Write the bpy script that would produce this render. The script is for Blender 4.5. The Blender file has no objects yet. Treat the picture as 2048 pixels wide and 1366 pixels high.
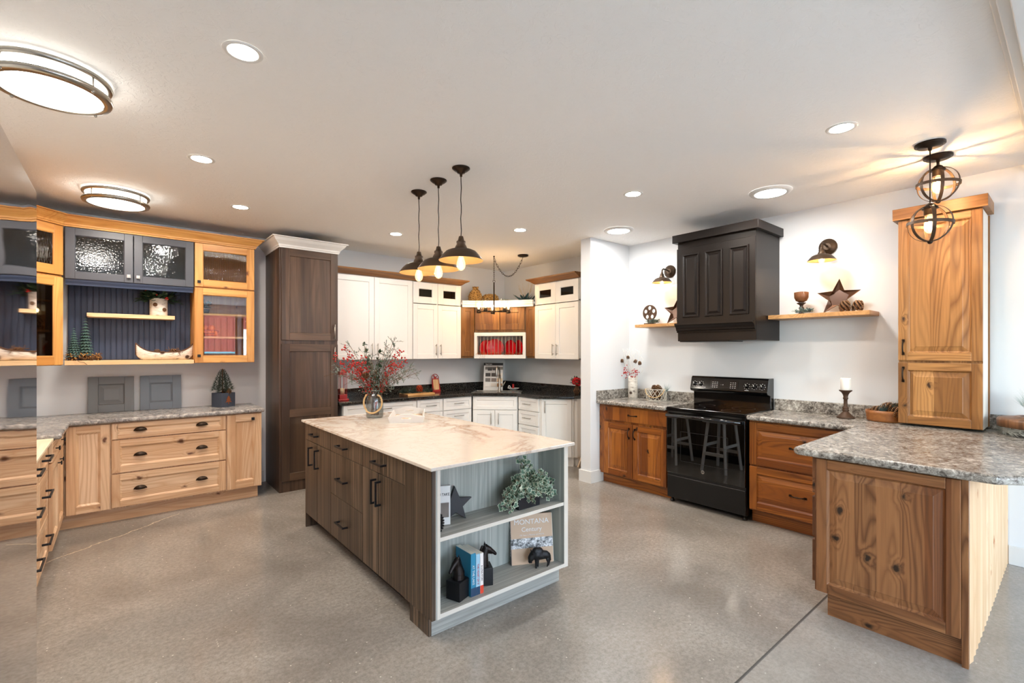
import bpy, bmesh, math, random
from mathutils import Vector, Matrix, noise
R = math.radians; PI = math.pi
SC = bpy.context.scene; COL = SC.collection
random.seed(7)

# ---------------------------------------------------------------- camera
cam_d = bpy.data.cameras.new('camera'); cam = bpy.data.objects.new('camera', cam_d); COL.objects.link(cam)
cam.location = (0, 0, 1.47); cam.rotation_euler = (R(90), 0, -math.atan(786/947.4))
cam_d.sensor_width = 36; cam_d.lens = 947.4/2048*36; cam_d.shift_y = 19.5/2048; cam_d.clip_start = .02; cam_d.clip_end = 200
SC.camera = cam
# ---------------------------------------------------------------- exposure, sky and daylight
vs = SC.view_settings; vs.view_transform = 'Standard'; vs.look = 'None'; vs.gamma = 1; vs.use_curve_mapping = False
vs.exposure = 0.42
W = bpy.data.worlds.new('sky'); SC.world = W; W.use_nodes = True
wn = W.node_tree.nodes; wl = W.node_tree.links; wn.clear()
sky = wn.new('ShaderNodeTexSky'); sky.sky_type = 'NISHITA'; sky.sun_elevation = R(38); sky.sun_rotation = R(60); sky.sun_disc = False
mixw = wn.new('ShaderNodeMix'); mixw.data_type = 'RGBA'; mixw.inputs[0].default_value = .75
mixw.inputs[7].default_value = (.86, .93, 1, 1)
bgs = wn.new('ShaderNodeBackground'); bgs.inputs[1].default_value = 10.5; wo = wn.new('ShaderNodeOutputWorld')
wl.new(sky.outputs[0], mixw.inputs[6]); wl.new(mixw.outputs[2], bgs.inputs[0]); wl.new(bgs.outputs[0], wo.inputs[0])
SC.cycles.max_bounces = 8; SC.cycles.diffuse_bounces = 5; SC.cycles.glossy_bounces = 5; SC.cycles.transparent_max_bounces = 16
SC.cycles.sample_clamp_indirect = 8; SC.cycles.use_denoising = True; SC.cycles.caustics_reflective = False; SC.cycles.caustics_refractive = False
WIN = [(-.75, .85), (.95, 2.55), (2.65, 4.25)]        # storefront openings in wall_front, x ranges
WZ = (.45, 2.5); YF = -4.0
for a, b in WIN:                                        # daylight through each window
    l = bpy.data.lights.new('window_daylight', 'AREA'); l.shape = 'RECTANGLE'; l.size = b-a-.06; l.size_y = WZ[1]-WZ[0]-.06
    l.cycles.is_portal = True
    o = bpy.data.objects.new('window_daylight', l); o.location = ((a+b)/2, YF-.12, sum(WZ)/2); o.rotation_euler = (R(90), 0, 0); COL.objects.link(o)
WARM = (1.0, .61, .30); NEUT = (1.0, .90, .79)

# ---------------------------------------------------------------- helpers
def s2l(c): return tuple(((v/255+.055)/1.055)**2.4 if v/255 > .04045 else v/255/12.92 for v in c)
def hx(h): return s2l((int(h[0:2], 16), int(h[2:4], 16), int(h[4:6], 16)))
class NT:
    def __init__(s, name):
        s.m = bpy.data.materials.new(name); s.m.use_nodes = True; s.t = s.m.node_tree
        s.b = s.t.nodes['Principled BSDF']; s.out = s.t.nodes['Material Output']
    def n(s, t, **k):
        o = s.t.nodes.new('ShaderNode'+t)
        for a, v in k.items():
            if a.startswith('i_'): o.inputs[int(a[2:])].default_value = v
            else: setattr(o, a, v)
        return o
    def l(s, a, b): s.t.links.new(a, b)
    def math(s, op, a, b=None, c=None, clamp=False):
        o = s.n('Math', operation=op); o.use_clamp = clamp
        for i, v in enumerate((a, b, c)):
            if v is None: continue
            if isinstance(v, (int, float)): o.inputs[i].default_value = v
            else: s.l(v, o.inputs[i])
        return o.outputs[0]
    def ramp(s, fac, stops, interp='LINEAR'):
        o = s.n('ValToRGB'); cr = o.color_ramp; cr.interpolation = interp
        while len(cr.elements) < len(stops): cr.elements.new(.5)
        for e, (p, c) in zip(cr.elements, stops):
            e.position = p; e.color = (c, c, c, 1) if isinstance(c, (int, float)) else (*c, 1)
        s.l(fac, o.inputs[0]); return o.outputs[0]
    def mix(s, f, a, b, mode='MIX'):
        o = s.n('Mix', data_type='RGBA', blend_type=mode)
        for i, v in ((0, f), (6, a), (7, b)):
            if isinstance(v, (int, float)): o.inputs[i].default_value = v
            elif isinstance(v, tuple): o.inputs[i].default_value = (*v, 1) if len(v) == 3 else v
            else: s.l(v, o.inputs[i])
        return o.outputs[2]
    def coords(s, scale=(1, 1, 1), rnd=True, space='Object'):
        tc = s.n('TexCoord').outputs[space]
        if rnd:
            oi = s.n('ObjectInfo').outputs['Random']; v = s.n('Vector' 'Math', operation='SCALE') if 0 else s.n('VectorMath', operation='MULTIPLY_ADD')
            cx = s.n('CombineXYZ'); r37 = s.math('MULTIPLY', oi, 37.0); s.l(r37, cx.inputs[0]); s.l(r37, cx.inputs[1]); s.l(s.math('MULTIPLY', oi, 91.0), cx.inputs[2])
            s.l(tc, v.inputs[0]); v.inputs[1].default_value = (1, 1, 1); s.l(cx.outputs[0], v.inputs[2]); tc = v.outputs[0]
        mp = s.n('Mapping'); mp.inputs['Scale'].default_value = scale; s.l(tc, mp.inputs[0]); return mp.outputs[0]
    def noise(s, v, sc=1, det=4, rough=.5, dist=0):
        o = s.n('TexNoise'); s.l(v, o.inputs['Vector']); o.inputs['Scale'].default_value = sc; o.inputs['Detail'].default_value = det
        o.inputs['Roughness'].default_value = rough; o.inputs['Distortion'].default_value = dist; return o.outputs[0]
    def vor(s, v, sc=1, feat='F1', out='Distance'):
        o = s.n('TexVoronoi', feature=feat); s.l(v, o.inputs['Vector']); o.inputs['Scale'].default_value = sc; return o.outputs[out]
    def bump(s, h, strength=.2, dist=.002):
        o = s.n('Bump'); o.inputs['Strength'].default_value = strength; o.inputs['Distance'].default_value = dist; s.l(h, o.inputs['Height']); s.l(o.outputs[0], s.b.inputs['Normal'])
    def set(s, col=None, rough=None, metal=None, spec=None, coat=None):
        for nm, v in (('Base Color', col), ('Roughness', rough), ('Metallic', metal), ('Specular IOR Level', spec), ('Coat Weight', coat)):
            if v is None: continue
            if isinstance(v, (int, float)): s.b.inputs[nm].default_value = v
            elif isinstance(v, tuple): s.b.inputs[nm].default_value = (*v, 1)
            else: s.l(v, s.b.inputs[nm])
        return s
def plain(name, h, rough=.5, metal=0, spec=None, bumps=None, var=0, coat=None):
    m = NT(name); c = hx(h) if isinstance(h, str) else h
    m.set(c, rough, metal, spec, coat)
    if var or bumps:
        v = m.coords((1, 1, 1)); 
        if var: m.set(m.mix(m.noise(v, 9, 4), tuple(x*(1-var) for x in c), tuple(min(1, x*(1+var)) for x in c)))
        if bumps: m.bump(m.noise(v, bumps[0], 4), bumps[1], .003)
    return m.m
def wood(name, dark, mid, light, axis='Z', boards=0, knots=.5, rough=.42, ring=9, stripe=0, knotc=None, fine=1.0, bump=.08):
    m = NT(name); st = {'Z': (1, 1, .1), 'X': (.1, 1, 1), 'Y': (1, .1, 1)}[axis]
    v = m.coords(st); dark, mid, light = hx(dark), hx(mid), hx(light)
    raw = m.coords((1, 1, 1)); sp = m.n('SeparateXYZ'); m.l(raw, sp.inputs[0]); X, Y, Z = sp.outputs
    bt = None; across, along = {'Z': (m.math('ADD', X, Y), Z), 'X': (m.math('ADD', Z, Y), X), 'Y': (m.math('ADD', X, Z), Y)}[axis]
    if boards:
        fl = m.math('FLOOR', m.math('MULTIPLY', across, 1/boards)); wnn = m.n('TexWhiteNoise', noise_dimensions='1D'); m.l(fl, wnn.inputs['W'])
        bt = wnn.outputs[0]; av = m.n('VectorMath', operation='MULTIPLY_ADD'); av.inputs[1].default_value = (7, 5, 9); m.l(wnn.outputs['Color'], av.inputs[0]); m.l(v, av.inputs[2]); v = av.outputs[0]
    k = None; n0 = m.noise(v, 4.2, 2, .45, .35)
    if knots:
        cx = m.n('CombineXYZ'); m.l(m.math('MULTIPLY', across, 7.5), cx.inputs[0]); m.l(m.math('MULTIPLY', along, 4.4), cx.inputs[1])
        nv = m.n('TexNoise'); m.l(raw, nv.inputs['Vector']); nv.inputs['Scale'].default_value = 22; nv.inputs['Detail'].default_value = 3; wv = m.n('VectorMath', operation='MULTIPLY_ADD'); wv.inputs[1].default_value = (.22, .22, 0); m.l(nv.outputs['Color'], wv.inputs[0]); m.l(cx.outputs[0], wv.inputs[2])
        vo = m.n('TexVoronoi', voronoi_dimensions='2D'); m.l(wv.outputs[0], vo.inputs['Vector']); vo.inputs['Scale'].default_value = 1
        sc = m.n('SeparateColor'); m.l(vo.outputs['Color'], sc.inputs[0]); gate = m.math('GREATER_THAN', sc.outputs[0], 1-knots*.42)
        near = m.math('SUBTRACT', 1, m.math('MULTIPLY', vo.outputs['Distance'], 2.2), clamp=True)
        near = m.math('MULTIPLY', near, gate); n0 = m.math('ADD', n0, m.math('MULTIPLY', m.math('POWER', near, 2.4), .13))
        rad = m.math('MULTIPLY', sc.outputs[1], .12); kk = m.math('ADD', near, m.math('MULTIPLY', m.math('SUBTRACT', m.noise(raw, 60, 2), .5), .12)); k = m.ramp(m.math('SUBTRACT', kk, rad), [(.0, 0), (.6, 0), (.74, .35), (.85, .95)])
    rg = m.math('PINGPONG', m.math('MULTIPLY', m.math('ADD', n0, m.math('MULTIPLY', across, 1.1)), ring*4.2), 1.0)
    line = m.ramp(rg, [(0, .1), (.35, .6), (.7, 1), (1, 1)])
    big = m.noise(v, 3, 2); fib = m.noise(m.coords(tuple(90*a if a == 1 else 2.5 for a in st)), fine, 3, .7); fibr = m.ramp(fib, [(.3, 0), (.7, 1)])
    c = m.mix(line, m.mix(.62, dark, mid), m.mix(m.ramp(big, [(.35, 0), (.65, 1)]), mid, light)); c = m.mix(m.math('MULTIPLY', m.math('SUBTRACT', 1, fibr), .38), c, dark)
    if bt is not None: c = m.mix(m.ramp(bt, [(0, 0), (.5, .0), (1, .6)]), c, m.mix(.6, mid, dark)); c = m.mix(m.ramp(bt, [(0, .35), (.4, 0), (1, 0)]), c, light)
    if stripe:
        sv = m.coords({'Z': (stripe, stripe, .3), 'X': (.3, stripe, stripe), 'Y': (stripe, .3, stripe)}[axis]); c = m.mix(m.ramp(m.noise(sv, 1, 3, .8), [(.42, 0), (.56, 1)]), c, m.mix(.85, c, dark))
    if k is not None: c = m.mix(k, c, hx(knotc) if knotc else tuple(x*.22 for x in dark))
    m.set(c, rough); m.bump(m.math('ADD', fib, m.math('MULTIPLY', line, .5)), bump, .001)
    return m.m
def emis(name, col, s, base=None):
    m = NT(name); m.set(base or (.9, .9, .9), .4); m.b.inputs['Emission Color'].default_value = (*col, 1); m.b.inputs['Emission Strength'].default_value = s; return m.m
def glassy(name, tint=(1, 1, 1), gloss=.1, rough=.02, bump=None, em=None):
    m = NT(name); t = m.n('BsdfTransparent'); t.inputs[0].default_value = (*tint, 1); g = m.n('BsdfGlossy'); g.inputs[1].default_value = rough
    fr = m.n('LayerWeight'); fr.inputs[0].default_value = .5; f = m.math('ADD', m.math('MULTIPLY', m.math('POWER', fr.outputs['Facing'], 4.0), .35), gloss, clamp=True)
    mx = m.n('MixShader'); m.l(f, mx.inputs[0]); m.l(t.outputs[0], mx.inputs[1]); m.l(g.outputs[0], mx.inputs[2]); o = mx.outputs[0]
    if bump:
        bn = m.n('Bump'); bn.inputs['Strength'].default_value = bump[2]; bn.inputs['Distance'].default_value = bump[3]
        v = m.coords(bump[1], rnd=False)
        if bump[0] == 'reed': w = m.n('TexWave', wave_type='BANDS', bands_direction='X'); m.l(v, w.inputs[0]); w.inputs['Scale'].default_value = 1; h = w.outputs[1]
        elif bump[0] == 'vor': h = m.vor(v, 1, 'SMOOTH_F1')
        else: h = m.noise(v, 1, 3)
        m.l(h, bn.inputs['Height']); m.l(bn.outputs[0], g.inputs['Normal'])
        if bump[0] == 'reed': m.l(m.mix(h, tuple(q*.55 for q in tint), tuple(min(1, q*1.4) for q in tint)), t.inputs[0])  # light and dark of the ridges painted into the glass tint
    if em:
        e = m.n('Emission'); e.inputs[0].default_value = (*em[0], 1); e.inputs[1].default_value = em[1]; ad = m.n('AddShader'); m.l(o, ad.inputs[0]); m.l(e.outputs[0], ad.inputs[1]); o = ad.outputs[0]
    m.l(o, m.out.inputs[0]); return m.m

class B:
    """collects shapes into one mesh"""
    def __init__(s): s.bm = bmesh.new()
    def _mi(s, fs, mi, sm=False):
        for f in fs: f.material_index = mi; f.smooth = sm
    def box(s, x0, y0, z0, x1, y1, z1, mi=0, M=None):
        v = [s.bm.verts.new((x, y, z)) for z in (z0, z1) for y in (y0, y1) for x in (x0, x1)]
        if M is not None:
            for a in v: a.co = M @ a.co
        fs = [s.bm.faces.new([v[i] for i in q]) for q in ((0, 2, 3, 1), (4, 5, 7, 6), (0, 1, 5, 4), (2, 6, 7, 3), (0, 4, 6, 2), (1, 3, 7, 5))]
        s._mi(fs, mi); return s
    def face(s, pts, mi=0, sm=False):
        f = s.bm.faces.new([s.bm.verts.new(p) for p in pts]); f.material_index = mi; f.smooth = sm; return s
    def prism(s, pts, z0, z1, mi=0, M=None):
        a = [s.bm.verts.new((x, y, z0)) for x, y in pts]; b = [s.bm.verts.new((x, y, z1)) for x, y in pts]; n = len(pts)
        if M is not None:
            for q in a+b: q.co = M @ q.co
        fs = [s.bm.faces.new(a[::-1]), s.bm.faces.new(b)]+[s.bm.faces.new((a[i], a[(i+1) % n], b[(i+1) % n], b[i])) for i in range(n)]
        s._mi(fs, mi); return s
    def lathe(s, prof, seg=24, mi=0, M=None, cap=True, sm=True, sx=1, sy=1):
        rings = []
        for r, z in prof:
            rr = []
            for i in range(seg):
                a = 2*PI*i/seg; p = Vector((r*math.cos(a)*sx, r*math.sin(a)*sy, z)); rr.append(s.bm.verts.new(M @ p if M is not None else p))
            rings.append(rr)
        fs = []
        for a, b in zip(rings, rings[1:]):
            for i in range(seg): fs.append(s.bm.faces.new((a[i], a[(i+1) % seg], b[(i+1) % seg], b[i])))
        s._mi(fs, mi, sm)
        if cap: s._mi([s.bm.faces.new(rings[0][::-1]), s.bm.faces.new(rings[-1])], mi)
        return s
    def tube(s, pts, r, seg=8, mi=0, closed=False, sm=True, sx=1, sy=1):
        pts = [Vector(p) for p in pts]; n = len(pts); rings = []; ref = None
        for i, p in enumerate(pts):
            if closed: d = pts[(i+1) % n]-pts[i-1]
            else: d = pts[min(i+1, n-1)]-pts[max(i-1, 0)]
            d.normalize()
            if ref is None: ref = Vector((0, 0, 1)) if abs(d.z) < .9 else Vector((1, 0, 0))
            u = d.cross(ref).normalized(); w = u.cross(d).normalized(); ref = w
            rr = r[i] if isinstance(r, (list, tuple)) else r
            rings.append([s.bm.verts.new(p+(u*math.cos(2*PI*k/seg)*sx+w*math.sin(2*PI*k/seg)*sy)*rr) for k in range(seg)])
        fs = []
        for i in range(n if closed else n-1):
            a, b = rings[i], rings[(i+1) % n]
            for k in range(seg): fs.append(s.bm.faces.new((a[k], a[(k+1) % seg], b[(k+1) % seg], b[k])))
        s._mi(fs, mi, sm)
        if not closed: s._mi([s.bm.faces.new(rings[0][::-1]), s.bm.faces.new(rings[-1])], mi)
        return s
    def ball(s, c, r, mi=0, u=10, v=7, sz=1):
        M = Matrix.Translation(c) @ Matrix.Diagonal((1, 1, sz, 1))
        g = bmesh.ops.create_uvsphere(s.bm, u_segments=u, v_segments=v, radius=r, matrix=M)
        s._mi({f for q in g['verts'] for f in q.link_faces}, mi, True); return s
    def rings(s, rl, mi=0, M=None, cap_first=False, cap_last=True, side=None):
        """concentric rectangles [(x0,z0,x1,z1,y)...]; side = material for the top and bottom strips"""
        vs_ = []
        for x0, z0, x1, z1, y in rl:
            q = [Vector(p) for p in ((x0, y, z0), (x1, y, z0), (x1, y, z1), (x0, y, z1))]
            vs_.append([s.bm.verts.new(M @ p if M is not None else p) for p in q])
        for a, b in zip(vs_, vs_[1:]):
            for i in range(4):
                f = s.bm.faces.new((a[i], a[(i+1) % 4], b[(i+1) % 4], b[i])); f.material_index = side if side is not None and i in (0, 2) else mi
        if cap_first: s.bm.faces.new(vs_[0][::-1]).material_index = mi
        if cap_last: s.bm.faces.new(vs_[-1]).material_index = mi
        return s
    def build(s, name, mats, parent=None, bevel=0, seg=2, loc=None, rot=None, smooth=False, recalc=True, keepw=False):
        if recalc: bmesh.ops.recalc_face_normals(s.bm, faces=s.bm.faces)
        me = bpy.data.meshes.new(name); s.bm.to_mesh(me); s.bm.free()
        for m in (mats if isinstance(mats, (list, tuple)) else [mats]): me.materials.append(m)
        o = bpy.data.objects.new(name, me); COL.objects.link(o)
        if parent: o.parent = parent
        if loc: o.location = loc
        if rot: o.rotation_euler = rot
        if smooth:
            for p in me.polygons: p.use_smooth = True
        if bevel:
            md = o.modifiers.new('bevel', 'BEVEL'); md.width = bevel; md.segments = seg; md.limit_method = 'ANGLE'; md.angle_limit = R(40); md.harden_normals = False
        return o
def tag(o, label, cat, group=None, kind=None):
    o['label'] = label; o['category'] = cat
    if group: o['group'] = group
    if kind: o['kind'] = kind
    return o
def thing(name, label, cat, loc=(0, 0, 0), rz=0, group=None):
    o = bpy.data.objects.new(name, None); COL.objects.link(o); o.location = loc; o.rotation_euler = (0, 0, rz); o.empty_display_size = .05
    return tag(o, label, cat, group)
def struct(name, b, m, **k):
    o = b.build(name, m, **k); o['kind'] = 'structure'; return o
def copy_tree(o, parent=None):
    c = o.copy(); COL.objects.link(c)
    if parent: c.parent = parent
    for ch in list(o.children): copy_tree(ch, c)
    return c
def flat(name, outlines, thick, mats, parent=None, bev=0, loc=None, rot=None):
    """a cut-out sheet from closed 2D outlines (inner ones become holes), local xz plane, thickness along y"""
    cu = bpy.data.curves.new(name, 'CURVE'); cu.dimensions = '2D'; cu.fill_mode = 'BOTH'; cu.extrude = thick/2-bev; cu.bevel_depth = bev; cu.bevel_resolution = 2
    for pts in outlines:
        sp = cu.splines.new('POLY'); sp.points.add(len(pts)-1); sp.use_cyclic_u = True
        for p, q in zip(sp.points, pts): p.co = (q[0], q[1], 0, 1)
    t = bpy.data.objects.new('t', cu); COL.objects.link(t); dg = bpy.context.evaluated_depsgraph_get()
    me = bpy.data.meshes.new_from_object(t.evaluated_get(dg)); bpy.data.objects.remove(t); me.transform(Matrix.Rotation(R(90), 4, 'X')); me.name = name
    me.materials.clear(); me.materials.append(mats); o = bpy.data.objects.new(name, me); COL.objects.link(o)
    if parent: o.parent = parent
    if loc: o.location = loc
    if rot: o.rotation_euler = rot
    return o
def circ(cx, cy, r, n=20): return [(cx+r*math.cos(2*PI*i/n), cy+r*math.sin(2*PI*i/n)) for i in range(n)]
def starp(r, ri, n=5, a0=90): return [((r if i % 2 == 0 else ri)*math.cos(R(a0+i*180/n)), (r if i % 2 == 0 else ri)*math.sin(R(a0+i*180/n))) for i in range(2*n)]
def blob(name, caps, vox, mat, parent=None, loc=None, rot=None, sm=8):
    """one continuous sculpted body: tapered limbs [(p0, r0, p1, r1)...] fused by voxel remesh"""
    b = B()
    for p0, r0, p1, r1 in caps:
        p0, p1 = Vector(p0), Vector(p1); n = max(2, int((p1-p0).length/max(min(r0, r1), .004)*1.6)+1)
        for i in range(n+1):
            t = i/n; b.ball(p0.lerp(p1, t), r0+(r1-r0)*t, u=12, v=8)
    t = b.build('t', mat); md = t.modifiers.new('r', 'REMESH'); md.mode = 'VOXEL'; md.voxel_size = vox; md.use_smooth_shade = True
    m2 = t.modifiers.new('s', 'SMOOTH'); m2.factor = .5; m2.iterations = sm
    dg = bpy.context.evaluated_depsgraph_get(); me = bpy.data.meshes.new_from_object(t.evaluated_get(dg)); om = t.data; bpy.data.objects.remove(t); bpy.data.meshes.remove(om)
    me.name = name; o = bpy.data.objects.new(name, me); COL.objects.link(o)
    for p in me.polygons: p.use_smooth = True
    if not me.materials: me.materials.append(mat)
    if parent: o.parent = parent
    if loc: o.location = loc
    if rot: o.rotation_euler = rot
    return o
def text(s, size, mat, parent, loc, rot=(R(90), 0, 0), name='lettering', ext=.0006, align='CENTER', sx=1):
    cu = bpy.data.curves.new(name, 'FONT'); cu.body = s; cu.size = size; cu.extrude = ext; cu.align_x = align; cu.align_y = 'CENTER'; cu.materials.append(mat)
    t = bpy.data.objects.new('t', cu); COL.objects.link(t); dg = bpy.context.evaluated_depsgraph_get(); me = bpy.data.meshes.new_from_object(t.evaluated_get(dg)); bpy.data.objects.remove(t); me.name = name
    o = bpy.data.objects.new(name, me); COL.objects.link(o); o.parent = parent; o.location = loc; o.rotation_euler = rot; o.scale = (sx, 1, 1); return o
def lamp(name, kind, loc, e, col, parent=None, size=.02, **k):
    l = bpy.data.lights.new(name, kind); l.energy = e; l.color = col
    if kind == 'AREA': l.shape = 'DISK'; l.size = size
    else: l.shadow_soft_size = size
    for a, v in k.items(): setattr(l, a, v)
    o = bpy.data.objects.new(name, l); COL.objects.link(o); o.location = loc
    if parent: o.parent = parent
    return o

# ---------------------------------------------------------------- materials
M_ALD = wood('knotty_alder', 'A87850', 'D6AD84', 'E8CAA8', 'Z', boards=.11, knots=.35, knotc='5A3018', ring=8)
M_ALDX = wood('knotty_alder_crossways', 'A87850', 'D6AD84', 'E8CAA8', 'X', boards=.11, knots=.35, knotc='5A3018', ring=8)
M_ALU = wood('warm_lit_alder', 'A8682C', 'CE9148', 'DFAA62', 'Z', boards=.13, knots=.2, knotc='5A2C12', ring=6)  # alder of the wall cabinets, with the warm lighting put into its colour
M_ALUX = wood('warm_lit_alder_crossways', 'A8682C', 'CE9148', 'DFAA62', 'X', boards=.13, knots=.2, knotc='5A2C12', ring=6)
M_PAN = wood('dark_stained_maple', '35251A', '54402F', '6A5240', 'Z', boards=.12, knots=0, ring=4, rough=.4, stripe=8)
M_PANX = wood('dark_stained_maple_crossways', '35251A', '54402F', '6A5240', 'X', knots=0, ring=5, rough=.4)
M_BRN = wood('brown_stained_birch', '4A2E14', '76491F', '97682F', 'Z', boards=.1, knots=.05, ring=6)
M_RUS = wood('rustic_cherry', '3A1B08', '8E4A14', 'B8702A', 'Z', boards=.09, knots=.55, knotc='1C0E06', ring=11, rough=.36)
M_RUSX = wood('rustic_cherry_crossways', '3A1B08', '8E4A14', 'B8702A', 'X', boards=.1, knots=.55, knotc='1C0E06', ring=11, rough=.36)
M_WAL = wood('rustic_walnut', '2C190C', '7C4A26', 'AC784C', 'Z', boards=.095, knots=.6, knotc='1A0F08', ring=12, rough=.4)
M_WALX = wood('rustic_walnut_crossways', '2C190C', '7C4A26', 'AC784C', 'X', boards=.1, knots=.6, knotc='1A0F08', ring=12, rough=.4)
M_TAL = wood('rustic_oak', '44260F', '9C6834', 'C48E54', 'Z', boards=.11, knots=.7, knotc='2C170A', ring=11, rough=.4)
M_TALX = wood('rustic_oak_crossways', '44260F', '9C6834', 'C48E54', 'X', boards=.14, knots=.5, knotc='2C170A', ring=11, rough=.4)
M_PINE = wood('pale_pine', 'C2986C', 'D4AE86', 'E2C4A0', 'Z', knots=.4, knotc='A8602A', ring=7, rough=.5, boards=.0775)
M_SHF = wood('pale_shelf_wood', 'CFA673', 'E2BF8E', 'EFD2A8', 'X', knots=.1, knotc='7A4A22', ring=7)
M_OAKS = wood('oak_shelf_wood', '94683A', 'B48450', 'CC9F6A', 'X', knots=.2, knotc='4A2A12', ring=8)
M_STR = wood('dark_strand_laminate', '241C15', '5C4A3A', '86705A', 'Z', knots=0, ring=3, rough=.42, stripe=75, fine=1.5)
M_GRY = wood('grey_oak_laminate', '949891', 'AEB1A9', 'C4C6BE', 'Z', knots=0, ring=6, rough=.5, stripe=45)
M_GRYY = wood('grey_oak_laminate_crossways', '8F8F88', 'A8A79F', 'BEBDB5', 'Y', knots=0, ring=6, rough=.5, stripe=45)
M_EDGE = plain('pale_edge_band', 'D8D2C6', .5)
M_WHT = plain('white_cabinet_paint', 'E6E5E2', .38)
M_WALL = plain('wall_paint', 'DFE1E3', .85, bumps=(140, .06))
M_BLUE = plain('slate_blue_paint', '43464E', .42)
M_BLUB = plain('slate_blue_beadboard', '35415A', .5)
M_ESP = plain('espresso_paint', '140D0A', .36, spec=.3)
M_GRP = plain('grey_door_paint', '6E7173', .42); M_GRB = plain('blue_grey_door_paint', '707A85', .42)
M_BLK = plain('matte_black', '17171A', .45, metal=.3); M_BRZ = plain('oiled_bronze', '33281F', .38, metal=.8)
M_BRZ2 = plain('bronze_lamp_metal', '4A3A2C', .45, metal=.6, var=.25)
M_GOLDIN = plain('gold_lining', 'A08864', .5, metal=.3)
M_NIK = plain('brushed_nickel', 'A8A49C', .28, metal=1); M_SS = plain('bright_steel', 'C9C6C0', .18, metal=1)
M_APB = plain('gloss_black_enamel', '070708', .08, spec=.6); M_APM = plain('satin_black_enamel', '101011', .28)
M_OVG = plain('oven_glass', '030303', .015, spec=1.0)
M_GLS = glassy('clear_glass', (.98, .99, .98), .03, .01)
M_JAR = glassy('jar_glass', (.80, .82, .82), .10, .02, bump=('noise', (60, 60, 60), .25, .002))
M_SEED = glassy('hammered_glass', (.42, .45, .48), .10, .03, bump=('vor', (75, 75, 75), .13, .004))
M_RAIN = glassy('rain_glass', (.35, .3, .24), .10, .03, bump=('noise', (70, 70, 18), .4, .006))
M_REED = glassy('reeded_glass', (.62, .56, .5), .14, .06, bump=('reed', (34, 1, 1), 1.0, .006))
M_DGL = glassy('dark_cabinet_glass', (.35, .32, .28), .05, .03)
M_PAPER = plain('paper', 'E8E2D2', .8); M_WHITE = plain('white_paint', 'DEDDDA', .45); M_INK = plain('black_ink', '151515', .6)
M_WINK = emis('pale_print', (.8, .8, .8), .0, base=(.85, .85, .85))
M_BIRCH = None
def birch(name='birch_bark'):
    m = NT(name); v = m.coords((18, 18, 60)); a = m.noise(v, 1, 4, .7); kn = m.vor(m.coords((14, 14, 14)), 1)
    c = m.ramp(a, [(.30, hx('6A5A4C')), (.42, hx('D8CFC2')), (.7, hx('F2EDE4'))]); c = m.mix(m.ramp(kn, [(.2, 1), (.34, 0)]), c, hx('4A3528')); m.set(c, .8); m.bump(a, .4, .002); return m.m
M_BIRCH = birch()
def granite(name, cols, sc, rough, vsc, stretch=(1, 1, 1), spec=None):
    m = NT(name); v = m.coords(stretch, rnd=False); a = m.noise(v, sc, 8, .76, .7); b = m.noise(v, sc*.2, 4, .6, .6); f = m.math('ADD', m.math('MULTIPLY', a, .75), m.math('MULTIPLY', b, .25))
    c = m.ramp(f, [(p, hx(h)) for p, h in cols])
    if vsc:
        sp = m.vor(m.coords((1, 1, 1), rnd=False), vsc, out='Color'); s_ = m.n('SeparateColor'); m.l(sp, s_.inputs[0]); c = m.mix(m.ramp(s_.outputs[0], [(.88, 0), (.93, 1)]), c, hx('6A655C'))
    m.set(c, rough, spec=spec); return m.m
M_LAM = granite('brown_stone_laminate', [(.36, '26231F'), (.44, '5E5852'), (.5, '8C867E'), (.56, 'AAA59C'), (.64, 'DAD5CC')], 40, .24, 0, (1, 1, 1))
M_LAM2 = granite('grey_stone_laminate', [(.36, '3A3A3B'), (.45, '7A7674'), (.52, '9C9894'), (.6, 'BAB4AC'), (.68, 'D8D2CA')], 30, .22, 0)
M_BGR = granite('black_granite', [(.35, '0C0C0D'), (.55, '1C1B1B'), (.72, '34302D')], 60, .1, 260)
def marble():
    m = NT('cream_marble'); v = m.coords((1, .8, 1), rnd=False); n1 = m.noise(v, 2.2, 7, .66, .7); n2 = m.noise(v, 6, 6, .7, .6)
    vein = m.ramp(m.math('ABSOLUTE', m.math('SUBTRACT', n1, .5)), [(0, 1), (.012, .55), (.05, 0)]); vein2 = m.ramp(m.math('ABSOLUTE', m.math('SUBTRACT', n2, .5)), [(0, .5), (.01, .25), (.03, 0)])
    gate = m.ramp(m.noise(v, 1.1, 2), [(.42, 0), (.62, 1)])
    c = m.mix(m.noise(v, 2.5, 4), hx('CFC6BA'), hx('DDD6CC')); c = m.mix(m.math('MULTIPLY', m.math('MULTIPLY', vein, gate), .8), c, hx('8E6038')); c = m.mix(m.math('MULTIPLY', vein2, .4), c, hx('A88460')); m.set(c, .22); return m.m
M_MAR = marble()
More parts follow.
